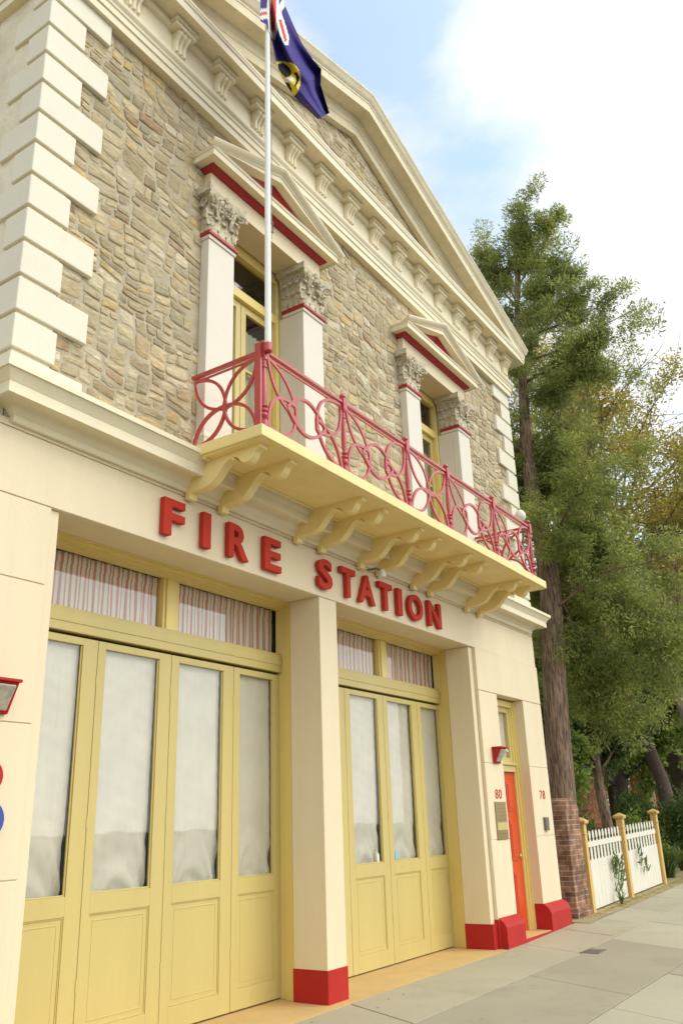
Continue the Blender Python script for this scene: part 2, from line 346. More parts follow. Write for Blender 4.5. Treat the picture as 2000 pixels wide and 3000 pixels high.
# joint bed under slabs
mb = MB(); ps = [(-12,0),(11.5,0),(40,gz(40))]
for x, z in ps: mb.v += [(x,-4.39,z-.012),(x,.7 if x<13 else .0,z-.012)]
for i in range(2): mb.face((2*i,2*i+2,2*i+3,2*i+1))
tag(mk('pavement_bed', mb, jointm), 'dark joints between the pavement slabs', None, kind='structure')
mb = MB()
for i in range(12):
    x0 = 13.75+i*1.0; x1 = x0+1.0
    a = [(x0, -.36+.03*math.sin(x0*3), gz(x0)+.006),(x0, .35, gz(x0)+.012)]; b = [(x1, -.36+.03*math.sin(x1*3), gz(x1)+.006),(x1, .35, gz(x1)+.012)]
    k = len(mb.v); mb.v += [a[0], a[1], b[0], b[1]]; mb.face((k, k+2, k+3, k+1))
tag(mk('garden_strip', mb, soil), 'strip of dry earth between the pavement and the fence', None, kind='structure')
mb = MB(); mb.box(3.0,11.2,-.135,.75,-.05,.004)
mb.box(11.2,11.9,-.06,.2,-.05,.003)
tag(mk('forecourt_apron', mb, apron), 'ochre painted concrete strip before the folding doors', None, kind='structure')

# ------------------------------------------------------------------ FIRE STATION
XL, XR, CX = 3.36, 13.60, 8.475
fs = empty('fire_station', (CX,0,0), 'two storey cream and rubble stone fire station with pedimented gable and red balcony', 'building')
# --- ground floor wall, coursed blocks with real joints
mb = MB(); jz = [0,1.31,2.31,3.31,3.92]; g = .004; Y1 = .40
def pier(x0, x1, y0=0.0, z0=0.0, joints=jz, x0n=None):
    mb.box(x0+.003, x1-.003, y0+.010, Y1, z0-.3, joints[-1]-.001)
    zz = list(joints); zz[0] = z0-.3
    for a, b in zip(zz[:-1], zz[1:]):
        mb.box(x0, x1, y0, y0+.05, a+g, b-g)
    return
pier(3.22, 3.845); mb.box(3.848,3.94,.03,Y1,-.3,3.915)
mb.box(7.37,7.70,.0,Y1,-.3,3.916)
mb.box(11.12,11.24,.03,Y1,-.3,3.915)
pier(11.243,11.87,-.02, joints=[0,1.31,2.31,3.31])
pier(12.86,13.62,-.02, joints=[0,1.31,2.31,3.31])
mb.box(11.246,13.617,-.010,Y1,3.312,3.917); mb.box(11.243,13.62,-.02,.04,3.314,3.916)
mb.box(3.22,13.62,.012,Y1,3.918,4.50); mb.box(3.22,13.62,-.002,.05,3.922,4.434); mb.box(3.22,13.62,-.002,.05,4.442,4.50)
gfw = mk('ground_floor_wall', mb, cream, fs, bevel=.004, seg=1)
# plinth
mb = MB(); mb.box(7.362,7.708,-.008,.404,-.05,.29)
mk('plinth', mb, red, fs, bevel=.006)
mb = MB(); mb.box(11.112,11.25,.0,.404,-.05,.30)
def chamf(x0, x1, yf, zt, cut, yb, zb=-.05):
    # block with chamfered top on the front
    return [(yb,zb),(yf,zb),(yf,zt-cut),(yf+.025,zt-cut*.55),(yf+.07,zt-cut*.2),(-.024,zt),(yb,zt)]
mb.prism_x(chamf(0,0,-.13,.36,.11,.30), 11.254, 11.86)
mb.box(11.225,11.262,-.04,.30,-.05,.345)
mk('plinth', mb, red, fs, bevel=.006)
mb = MB(); mb.prism_x(chamf(0,0,-.13,.395,.12,.26), 12.852, 13.66)
mb.box(13.625,13.67,.0,1.6,-.05,.5)
mk('plinth', mb, red, fs, bevel=.006)
mb = MB(); mb.prism_x([(-.115,-.05),(.5,-.05),(.5,.055),(-.10,.055)], 11.862, 12.85, 1); mb.prism_x([(-.128,-.05),(-.118,-.05),(-.118,.05),(-.128,.05)], 11.862, 12.85, 0)
mk('door_step', mb, [red, apron], fs)
mb = MB(); mb.box(3.18,3.235,-.012,.2,-.05,.29); mk('plinth', mb, red, fs)

# --- string course
mb = MB()
pr = [(-.06,4.47),(.035,4.47),(.045,4.485),(.045,4.52),(.06,4.53),(.075,4.55),(.11,4.585),(.15,4.60),(.205,4.605),(.205,4.575),(.225,4.575),(.235,4.58),(.235,4.665),(.245,4.675),(.255,4.70),(.285,4.735),(.29,4.745),(.305,4.745),(.305,4.79),(.10,4.83),(-.06,4.84)]
pr = [(max(p,-.06),z) for p,z in pr]
sweep(mb, pr, 3.45, 13.50, 3.0)
mk('string_course', mb, cream2, fs, smooth=True, ang=28)

# --- balcony
balc = mk('balcony', MB().box(5.137,11.79,-1.0,-.02,4.732,4.842), slabm, fs, origin=(CX,-.5,4.73), bevel=.008)
mb = MB(); mb.prism_x([(-.98,4.7315),(-.30,4.7315),(-.30,4.70),(-.33,4.70),(-.335,4.715),(-.98,4.725)], 5.16, 11.77)
mk('soffit', mb, slabm, balc)
prof = [(-.02,4.40),(-.075,4.40),(-.085,4.455),(-.12,4.462),(-.17,4.458),(-.24,4.462),(-.31,4.478),(-.36,4.505),(-.41,4.55),(-.45,4.595),(-.50,4.645),(-.545,4.668),(-.59,4.672),(-.63,4.66),(-.655,4.63),(-.68,4.602),(-.72,4.585),(-.765,4.592),(-.80,4.62),(-.825,4.665),(-.85,4.685),(-.895,4.688),(-.905,4.7305),(-.02,4.7305)]
mb = MB(); mb.prism_x(prof, 5.248, 5.345)
mb.tube([(5.243,-.585,4.652),(5.35,-.585,4.652)], .014, 10)
br0 = mk('bracket', mb, slabm, balc, origin=(5.25,-.02,4.40), bevel=.004)
for x in (5.69, 6.885, 7.325, 8.13, 8.56, 9.40, 9.86, 10.99, 11.42): dup(br0, (x-5.25,0,0), balc)
# railing
RY = -.96
posts = [5.215, 6.49, 7.775, 8.775, 10.13, 11.42]
def arc(p, q, bulge, n=14):
    p, q = Vector(p), Vector(q); d = q-p; nr = Vector((-d.y, d.x)); out = []
    for i in range(n+1):
        t = i/n; out.append(p + d*t + nr*bulge*4*t*(1-t))
    return out
ZB, ZT = 4.85, 5.585
def petal(p, q, b, over=.10):
    p = Vector(p); q = Vector(q); q2 = q+(q-p)*over
    return [arc(p, q2, b), arc(p, q2, -b)]
def panel(x0, x1, two, mapf, nrm):
    m = MB(); w = x1-x0; h = ZT-.03-ZB; zc = ZB+h*.46; curves = []
    if two:
        A = (x0+w*.315, zc); B = (x1-w*.315, zc)
        curves += petal((x0+.02, ZT-.03), A, .17, .20)+petal((x0+.03, ZB+.02), A, .32, .16)
        curves += petal((x1-.02, ZT-.03), B, .28, .16)+petal((x1-.03, ZB+.0), B, .19, .18)
        curves += [arc((A[0]-.08,A[1]),(B[0]+.08,B[1]), .30), arc((A[0]-.08,A[1]),(B[0]+.08,B[1]), -.30)]
    else:
        A = ((x0+x1)/2, zc)
        for c in ((x0+.02,ZT-.03),(x1-.02,ZT-.03),(x0+.02,ZB+.01),(x1-.02,ZB+.01)): curves += petal(c, A, .21, .04)
    for k, c in enumerate(curves): m.flatbar([mapf(p.x, p.y) for p in c], .029, .018+.0012*k, nrm)
    m.flatbar([mapf(x0, ZT-.035), mapf(x1, ZT-.035)], .018, .016, nrm)
    return m
for i in range(5):
    m = panel(posts[i]+.035, posts[i+1]-.03, (posts[i+1]-posts[i]) > 1.1, lambda a, z: (a, RY, z), (0,1,0))
    m.box(posts[i]+.02, posts[i+1]-.02, RY-.022, RY+.022, ZT, ZT+.028)
    mk('railing_panel', m, railm, balc, bevel=.0)
for X in (posts[0], posts[-1]):
    m = panel(-.90, -.12, False, lambda a, z, X=X: (X, a, z), (1,0,0))
    m.box(X-.02, X+.02, -.94, -.10, ZT, ZT+.03)
    mk('railing_panel', m, railm, balc)
lp = [(.034,4.845),(.034,4.90),(.022,4.91),(.030,4.93),(.036,4.95),(.030,4.97),(.020,4.98),(.033,4.995),(.033,5.01),(.020,5.02),(.032,5.04),(.020,5.06),(.027,5.12),(.029,5.20),(.024,5.32),(.019,5.42),(.028,5.425),(.028,5.44),(.018,5.45),(.021,5.49),(.03,5.50),(.03,5.515)]
for i, x in enumerate(posts):
    m = MB(); m.lathe(x, RY, [(r*(1.15 if i in (0,5) else 1), z) for r, z in lp], 14)
    m.box(x-.033, x+.033, RY-.033, RY+.033, 5.516, 5.645)
    m.lathe(x, RY, [(.012,5.645),(.024,5.652),(.034,5.668),(.034,5.682),(.022,5.70),(.006,5.706)], 12)
    if i == 0: m.box(x-.062, x-.036, RY-.01, RY+.055, 4.845, 5.66)
    mk('railing_post', m, railm, balc, smooth=True)

# --- upper wall backing (openings left free)
mb = MB(); W1, W2 = 6.41, 10.53; OW = .64
segs = [(XL, W1-OW), (W1+OW, W2-OW), (W2+OW, XR)]
for a, b in segs: mb.box(a, b, .012, .40, 4.50, 7.97)
mb.box(XL, XR, .012, .40, 7.972, 9.72)
mb.prism_y([(XL+.05,9.72),(XR-.05,9.72),(CX,9.72+.31*(CX-XL)+.35)], .012, .40)
mk('upper_wall', mb, mortar, fs)
# rubble stones
def rects(x0, x1, z0, z1, out):
    w, h = x1-x0, z1-z0
    z = z0
    while z < z1-1e-6:
        # irregular band
        bh = min(random.uniform(.20,.38), z1-z)
        if z1-(z+bh) < .10: bh = z1-z
        x = x0
        while x < x1-1e-6:
            bw = min(random.uniform(.20,.62), x1-x)
            if x1-(x+bw) < .16: bw = x1-x
            split(x, x+bw, z, z+bh, out); x += bw
        z += bh
def split(x0, x1, z0, z1, out):
    w, h = x1-x0, z1-z0
    if h > .15 and (random.random() < .68 or h > .26):
        c = z0+h*random.uniform(.36,.64); split(x0,x1,z0,c,out); split(x0,x1,c,z1,out); return
    if w > .25*random.uniform(.75,1.8):
        c = x0+w*random.uniform(.35,.65); split(x0,c,z0,z1,out); split(c,x1,z0,z1,out); return
    out.append((x0,x1,z0,z1))
def warp(x, z):
    a = mnoise.noise(Vector((x*2.1, z*2.1, 3.1)))*.085 + mnoise.noise(Vector((x*6, z*6, 9.7)))*.018
    b = mnoise.noise(Vector((x*1.6, z*1.9, 17.3)))*.10 + mnoise.noise(Vector((x*6, z*6, 29.7)))*.02
    return x+a, z+b
def stones(mb, rr, keep, base=.008):
    for (x0,x1,z0,z1) in rr:
        cx, cz = (x0+x1)/2, (z0+z1)/2
        if not keep(x0,x1,z0,z1): continue
        g = random.uniform(.004,.010); a, b = (x1-x0)/2-g, (z1-z0)/2-g
        if a < .015 or b < .012: continue
        N = 14; pr = []; e = random.uniform(4,12)
        for k in range(N):
            t = 2*math.pi*(k+.5)/N; c, s = math.cos(t), math.sin(t)
            px = math.copysign(abs(c)**(2/e), c)*a; pz = math.copysign(abs(s)**(2/e), s)*b
            j = 1+random.uniform(-.14,.03); pr.append((cx+px*j, cz+pz*j))
        d = random.uniform(-.003,.0075); tx = random.uniform(-.05,.05); tz = random.uniform(-.07,.07)
        def P(q, f, y):
            x, z = cx+(q[0]-cx)*f, cz+(q[1]-cz)*f
            wx, wz = warp(x, z); return (wx, base-y+tx*(x-cx)+tz*(z-cz), wz)
        B = len(mb.v)
        for f, y in ((1,-.02),(1,d-.006),(.93,d),(.6,d+.002)):
            mb.v += [P(q, f, y + (random.uniform(-.0025,.0025) if f < 1 else 0)) for q in pr]
        for r in range(3):
            for k in range(N):
                j = (k+1) % N; mb.face((B+r*N+k, B+r*N+j, B+(r+1)*N+j, B+(r+1)*N+k))
        mb.face([B+3*N+k for k in range(N)])
rr = []; rects(XL+.02, XR-.02, 4.70, 9.05, rr)
def keep1(x0,x1,z0,z1):
    for w in (W1, W2):
        if x1 > w-.86 and x0 < w+.86 and z0 < 8.25: return False
        if x1 > w-.66 and x0 < w+.66 and z0 < 8.5: return False
    if z1 > 9.05: return False
    if x0 < XL+.12 or x1 > XR-.12: return False
    return True
mb = MB(); stones(mb, rr, keep1)
mk('rubble_facing', mb, stonem, fs, smooth=True, ang=60)
rr = []; rects(XL+.3, XR-.3, 9.75, 11.6, rr)
mb = MB(); stones(mb, rr, lambda x0,x1,z0,z1: z1 < 11.44-.31*max(abs(x0-CX),abs(x1-CX))-.02 and z0 > 9.7)
mk('rubble_facing', mb, stonem, fs, smooth=True, ang=60)

# --- quoins
hq = .332
for side in (0, 1):
    for k in range(14):
        zt = 9.02-hq*k; zb = zt-hq+.038
        if zb < 4.6: zb = 4.6
        if zt < 4.80: break
        if zt > 8.99: zt = 8.99
        long_ = (k % 2 == 0); fw = .66 if long_ else .37; sd = .24 if long_ else .46
        m = MB(); p = .040
        if side == 0:
            m.prism_z([(XL-p,-p),(XL+fw-random.uniform(0,.02),-p),(XL+fw-.01,.012),(XL+.02,.012),(XL+.02,sd),(XL-p,sd)], zb, zt)
        else:
            m.prism_z([(XR+p,-p),(XR+p,sd),(XR-.02,sd),(XR-.02,.012),(XR-fw,.012),(XR-fw+random.uniform(0,.02),-p)], zb, zt)
        mk('quoin', m, quoinm, fs, bevel=.010, seg=2)
    m = MB()
    if side == 0: m.prism_z([(XL-.012,-.012),(XL+.33,-.012),(XL+.33,.013),(XL+.0,.013),(XL+.0,.22),(XL-.012,.22)], 4.7, 8.98)
    else: m.prism_z([(XR+.012,-.012),(XR+.012,.22),(XR,.22),(XR,.013),(XR-.33,.013),(XR-.33,-.012)], 4.7, 8.98)
    mk('quoin_backing', m, cream2, fs)

# --- side and back walls, roof
def sidewall(x0, x1, name):
    m = MB(); m.box(x0, x1, .0 if False else .405, 14, -.3, 9.72); return mk(name, m, render_, fs)
m = MB()   # rough render surface with gentle undulation on the left flank
NY, NZ = 70, 90
for i in range(NY+1):
    for j in range(NZ+1):
        y = .014+4.0*i/NY; z = 4.4+5.4*j/NZ
        d = mnoise.noise(Vector((y*2, z*2, 4)))*.02+mnoise.noise(Vector((y*9, z*9, 7)))*.010+mnoise.noise(Vector((y*30, z*30, 7)))*.004
        m.v.append((XL-.004+d*.6-.006, y, z))
for i in range(NY):
    for j in range(NZ):
        a = i*(NZ+1)+j; m.face((a, a+1, a+NZ+2, a+NZ+1))
mk('side_wall', m, render_, fs, smooth='all')
m = MB(); m.box(XL+.012, XL+.35, .405, 14, 4.6, 9.72); m.box(3.23, 3.5, .405, 14, -.3, 4.6); mk('side_wall', m, render_, fs)
sidewall(XR-.35, XR, 'side_wall')
m = MB(); m.box(XL+.35, XR-.35, 13.65, 14, -.3, 9.72); mk('back_wall', m, render_, fs)
m = MB(); m.prism_y([(XL-.1,9.70),(CX,9.70+.31*(CX-XL+.1)),(XR+.1,9.70),(XR+.1,9.76),(CX,9.78+.31*(CX-XL+.1)),(XL-.1,9.76)], .41, 14.2); mk('roof', m, roofm, fs)
m = MB(); m.box(XL+.4, XR-.4, .9, 13.6, 4.55, 4.62); m.box(XL+.4, XR-.4, .9, .95, -.02, 4.5); m.box(XL+.4,XR-.4,1.2,1.25,4.62,9.0); mk('dark_room_backing', m, darkm, fs)  # near-black backing sheets, their colour standing in for the shade of unlit rooms
# side window on the left flank
wsd = mk('window', MB().box(XL-.07, XL+.01, .90, 2.0, 8.86, 10.2), frameyel, fs, origin=(XL,.95,9.1))
mk('sill', MB().box(XL-.17, XL-.01, .78, 2.1, 8.62, 8.84), cream2, wsd, bevel=.01)

# --- entablature: architrave, frieze, cornice
m = MB()
pr = [(-.012,8.975),(.085,8.975),(.085,9.07),(.100,9.075),(.100,9.15),(.112,9.16),(.118,9.19),(.14,9.215),(.145,9.225),(.145,9.26),(.075,9.275),(.075,9.60),(.095,9.605),(.12,9.62),(.125,9.64),(.125,9.705),(.13,9.712),(.305,9.712),(.305,9.70),(.325,9.70),(.325,9.80),(.337,9.81),(.345,9.84),(.35,9.845),(.35,9.875),(.1,9.93),(-.012,9.94)]
sweep(m, pr, XL, XR, 1.2)
mk('entablature', m, cream2, fs, smooth=True, ang=28)
m = MB()
RK = [(.0,-.31),(.085,-.31),(.085,-.17),(.10,-.16),(.10,-.09),(.125,-.05),(.13,-.0),(.31,0),(.31,-.015),(.335,-.015),(.335,.115),(.345,.125),(.345,.15),(.36,.165),(.385,.20),(.395,.25),(.41,.27),(.41,.30),(.0,.36)]
ZA = 11.44
rings = []
for st in range(3):
    rg = []
    for p, dz in RK:
        x = [XL-p, CX, XR+p][st]; rg.append((x, -p, ZA-.31*abs(x-CX)+dz))
    rings.append(rg)
m.stations(rings)
mk('raking_cornice', m, weath, fs, smooth=True, ang=28)
# modillions
m = MB(); x0 = 3.36
m.box(x0, x0+.33, -.225, -.075, 9.655, 9.711); m.box(x0+.014, x0+.316, -.205, -.075, 9.60, 9.654)
pm = [(-.075,9.30),(-.10,9.30),(-.118,9.33),(-.112,9.37),(-.108,9.42),(-.12,9.47),(-.15,9.515),(-.175,9.54),(-.185,9.565),(-.175,9.595),(-.075,9.599)]
m.prism_x(pm, x0+.082, x0+.248)
for dx in (.108,.165,.222): m.tube([(x0+dx, y-.004, z) for y, z in pm[2:9]], .022, 8)
md = mk('modillion', m, cream2, fs, origin=(x0+.165,-.1,9.5), bevel=.006, seg=2)
for k in range(1, 16): dup(md, ((XR-.33-XL)/15*k,0,0), fs)

# --- upper windows
def capital(x0, x1, parent):
    """acanthus capital: flared bell, leaves, volutes, concave abacus"""
    m = MB(); zc0, zc1 = 7.43, 7.93; cx = (x0+x1)/2; hw = (x1-x0)/2
    yb = .235
    def ring(h, f, pr=.0): return [(cx-h,yb,f),(cx-h,-.10-pr,f),(cx+h,-.10-pr,f),(cx+h,yb,f)]
    lv = [(hw-.012,7.43,-.012),(hw-.010,7.60,-.010),(hw+.0,7.74,.0),(hw+.02,7.83,.025),(hw+.035,7.87,.04)]
    m.stations([ring(h, z, p) for h, z, p in lv])
    # abacus with concave front
    n = 12; A = []
    for i in range(n+1):
        t = -1+2*i/n; A.append((cx+t*(hw+.085), -.125-.055*(abs(t)**2.2)))
    poly = [(cx-hw-.085,yb)]+A+[(cx+hw+.085,yb)]
    m.stations([[(x,y,7.872) for x,y in poly],[(cx+(x-cx)*1.02,y-.006 if y<0 else y,7.90) for x,y in poly],[(cx+(x-cx)*1.04,y-.014 if y<0 else y,7.945) for x,y in poly]])
    def leaf(px, py, nx, ny, zb, h, w, curl):
        # leaf blade with central rib, curling outward at the tip
        tx, ty = -ny, nx; N = 9; rows_ = []
        for i in range(N+1):
            t = i/N; z = zb+h*min(1, t*1.12)-(h*.22*max(0,(t-.82)/.18)); out = .012+curl*max(0,(t-.45)/.55)**1.8
            ww = w*(.55+.6*math.sin(math.pi*min(1,t*1.05)))*(1 if t < .9 else .6)*(1+.22*math.sin(i*2.6))
            rows_.append([(px+nx*(out-.010*abs(s)*2)+tx*s*ww, py+ny*(out-.010*abs(s)*2)+ty*s*ww, z) for s in (-.5,-.25,0,.25,.5)])
        b = len(m.v)
        for r_ in rows_: m.v += r_
        for r_ in rows_: m.v += [(a-nx*.014, c-ny*.014, d-.006) for a, c, d in r_]
        K = len(rows_)*5
        for i in range(N):
            for j in range(4):
                a = b+i*5+j; m.face((a,a+1,a+6,a+5)); a += K; m.face((a+5,a+6,a+1,a))
        for i in range(N):
            for j in (0,4):
                a = b+i*5+j; m.face((a,a+5,a+5+K,a+K))
        for j in range(4): a = b+N*5+j; m.face((a,a+1,a+1+K,a+K))
    def face_set(pts):
        for (px,py,nx,ny,zb,h,w,c) in pts: leaf(px,py,nx,ny,zb,h,w,c)
    yf = -.095
    fs_ = []
    for t in (-.62,0,.62): fs_.append((cx+t*hw,yf,0,-1,7.44,.19,.125,.05))
    for t in (-.95,-.32,.32,.95): fs_.append((cx+t*hw,yf,0,-1,7.50,.26,.11,.065))
    for sx in (-1,1):
        for y in (-.06,.02,.10,.18): fs_.append((cx+sx*(hw-.005),y,sx,0,7.44,.19,.09,.05))
        for y in (-.03,.06,.15): fs_.append((cx+sx*(hw-.005),y,sx,0,7.52,.26,.10,.07))
        fs_.append((cx+sx*(hw-.02),yf+.01,sx*.7,-.7,7.46,.20,.09,.05))
    face_set(fs_)
    # volutes at the corners and small central helices
    def volute(c, ax, r0, turns, thick):
        c = Vector(c); ax = Vector(ax).normalized(); up = Vector((0,0,1)); side = ax
        pts = []; rad = []
        N = 26
        for i in range(N+1):
            t = i/N; r_ = r0*(1-t*.86); a = -math.pi*.2+turns*2*math.pi*t
            pts.append(c+side*math.cos(a)*r_+up*math.sin(a)*r_); rad.append(thick*(1-.45*t))
        m.tube(pts, rad, 7)
    for sx in (-1,1):
        volute((cx+sx*(hw+.035),-.16,7.80),(sx*.75,-.55,0),.062,1.6,.019)
        volute((cx+sx*.055,-.165,7.815),(sx,0,0),.042,1.4,.013)
        volute((cx+sx*(hw+.03),-.05,7.80),(0,1,0),.05,1.4,.014)
        m.tube([(cx+sx*.10,-.12,7.62),(cx+sx*.13,-.135,7.72),(cx+sx*(hw*.7),-.15,7.80),(cx+sx*(hw+.0),-.17,7.855)],[.014,.016,.018,.014],7)
        m.tube([(cx+sx*.09,-.12,7.62),(cx+sx*.10,-.135,7.72),(cx+sx*.09,-.16,7.80),(cx+sx*.06,-.17,7.855)],[.012,.013,.014,.012],7)
    # flower on the abacus
    for a in range(6):
        m.tube([(cx+.0*math.cos(a),-.15,7.905),(cx+.035*math.cos(a*1.047),-.165,7.905+.035*math.sin(a*1.047))],[.012,.012],6)
    # rough carved lumps
    for i in range(26):
        px = cx+random.uniform(-hw-.02,hw+.02); pz = random.uniform(7.66,7.86); r_ = random.uniform(.010,.020)
        b = len(m.v)
        m.lathe(px, -.135-random.uniform(0,.03), [(.001,pz-r_),(r_*.8,pz-r_*.5),(r_,pz),(r_*.8,pz+r_*.5),(.001,pz+r_)], 6)
    return mk('capital', m, capm, parent, smooth=True, ang=50)

def upper_window(w):
    for sx in (-1, 1):
        a, b = (w-1.025, w-.625) if sx < 0 else (w+.625, w+1.025)
        m = MB(); m.box(a, b, -.10, .011, 5.14, 7.33)
        # wider back strip of the pilaster that continues into the reveal
        if sx < 0: m.box(b-.14, b-.001, .013, .26, 4.84, 7.329)
        else: m.box(a+.001, a+.14, .013, .26, 4.84, 7.329)
        pil = mk('pilaster', m, pilm, fs, origin=((a+b)/2,0,4.8), bevel=.006)
        m = MB()
        m.box(a-.055, b+.055, -.155, .011, 4.80, 5.02)
        m.stations([[(a-.05,.011,5.02),(a-.05,-.15,5.02),(b+.05,-.15,5.02),(b+.05,.011,5.02)],[(a-.058,.011,5.045),(a-.058,-.158,5.045),(b+.058,-.158,5.045),(b+.058,.011,5.045)],[(a-.035,.011,5.075),(a-.035,-.135,5.075),(b+.035,-.135,5.075),(b+.035,.011,5.075)],[(a-.012,.011,5.10),(a-.012,-.112,5.10),(b+.012,-.112,5.10),(b+.012,.011,5.10)],[(a-.006,.011,5.139),(a-.006,-.106,5.139),(b+.006,-.106,5.139),(b+.006,.011,5.139)]])
        mk('base', m, pilm, pil, bevel=.004)
        m = MB(); m.box(a-.012, b+.012, -.115, .2, 7.331, 7.375, 0)
        m.box(a-.03, b+.03, -.135, .21, 7.3755, 7.412, 1)
        m.box(a-.016, b+.016, -.12, .2, 7.4125, 7.4295, 1)
        mk('necking', m, [pilm, redband], pil, bevel=.004)
        capital(a, b, pil)
    # entablature block over the window
    m = MB()
    m.box(w-1.02, w+1.02, -.098, .26, 7.95, 8.0); m.box(w-1.01, w+1.01, -.088, .26, 8.001, 8.20)
    arc_ = mk('architrave', m, cream, fs, origin=(w,0,7.95), bevel=.004)
    # pediment
    m = MB(); xl, xr = w-.88, w+.88
    # box with mouldings that return at the ends
    prr = [(-.02,8.20),(.22-.13,8.20),(.10,8.205)]
    m2 = MB(); sweep(m2, [(-.02,8.203),(.115,8.203),(.13,8.212),(.155,8.23),(.165,8.245),(.165,8.255),(-.02,8.255)], w-.90, w+.90, .05)
    sweep(m, [(-.02,8.256),(.25,8.256),(.25,8.246),(.265,8.246),(.265,8.318),(.275,8.322),(.28,8.335),(.285,8.345),(.15,8.36),(-.02,8.365)], w-.90, w+.90, .05)
    ped = mk('window_pediment', m, cream2, fs, origin=(w,0,8.2), smooth=True, ang=28)
    mk('bed_moulding', m2, redband, ped, smooth=True, ang=28)
    sl = .385; za = 8.69
    m = MB(); rings = []
    rk = [(-.02,.0),(.250,.0),(.250,-.010),(.268,-.010),(.268,.055),(.278,.062),(.283,.085),(.30,.10),(.325,.125),(.33,.14),(.335,.145),(.335,.165),(-.02,.19)]
    for st in range(3):
        rg = []
        for p, dz in rk:
            x = [w-.90-p, w, w+.90+p][st]; rg.append((x, -p, max(8.33, za-sl*abs(x-w)+dz)))
        rings.append(rg)
    m.stations(rings); mk('raking_cornice', m, cream2, ped, smooth=True, ang=28)
    m = MB(); rings = []
    for x in (w-.80, w, w+.80):
        zt = za-sl*abs(x-w)
        rings.append([(x,-.06,zt-.002),(x,-.165,zt-.002),(x,-.15,zt-.02),(x,-.115,zt-.075),(x,-.10,zt-.09),(x,-.06,zt-.09)])
    m.stations(rings); mk('red_moulding', m, redband, ped)
    m = MB(); m.prism_y([(w-.95,8.366),(w+.95,8.366),(w,za+.02)], -.085, .012); mk('tympanum', m, cream, ped)
    # french window
    m = MB(); a, b = w-.64, w+.64
    m.box(a+.012, a+.07, .262, .36, 4.84, 7.946); m.box(b-.07, b-.012, .262, .36, 4.84, 7.946); m.box(a+.07, b-.07, .262, .36, 7.82, 7.946)
    m.box(a+.07, b-.07, .28, .37, 7.27, 7.38); m.box(a+.07, b-.07, .30, .36, 7.38, 7.41); m.box(a+.07,b-.07,.262,.36,4.84,4.95)
    win = mk('french_window', m, frameyel, fs, origin=(w,.3,4.84), bevel=.004)
    for s in (-1, 1):
        x0, x1 = (w-.565, w-.004) if s < 0 else (w+.004, w+.565)
        m = MB(); m.box(x0, x0+.085, .33, .375, 4.96, 7.265); m.box(x1-.085, x1, .33, .375, 4.96, 7.265); m.box(x0+.085, x1-.085, .33, .375, 7.17, 7.265)
        m.box(x0+.085, x1-.085, .33, .375, 4.96, 5.5); m.box(x0+.085, x1-.085, .34, .37, 6.42, 6.455)
        mk('window_sash', m, yellow, win, bevel=.004)
        mk('pane', MB().box(x0+.08, x1-.08, .354, .358, 5.49, 7.18), glass, win)
        # net curtain, hanging folds
        m = MB(); n = 40
        for i in range(n+1):
            x = x0+.05+(x1-x0-.1)*i/n; y = .405+.012*math.sin(i*.9)+.008*math.sin(i*2.3)
            zlow = 5.0; ztop = 7.25 if s < 0 else 7.0
            m.v += [(x,y,zlow),(x,y+.01,ztop)]
        for i in range(n): m.face((2*i,2*i+2,2*i+3,2*i+1))
        mk('curtain', m, net if s < 0 else olive, win, smooth='all')
    mk('pane', MB().box(a+.07, b-.07, .33, .334, 7.40, 7.83), glass, win)
    return win
for w in (W1, W2): upper_window(w)

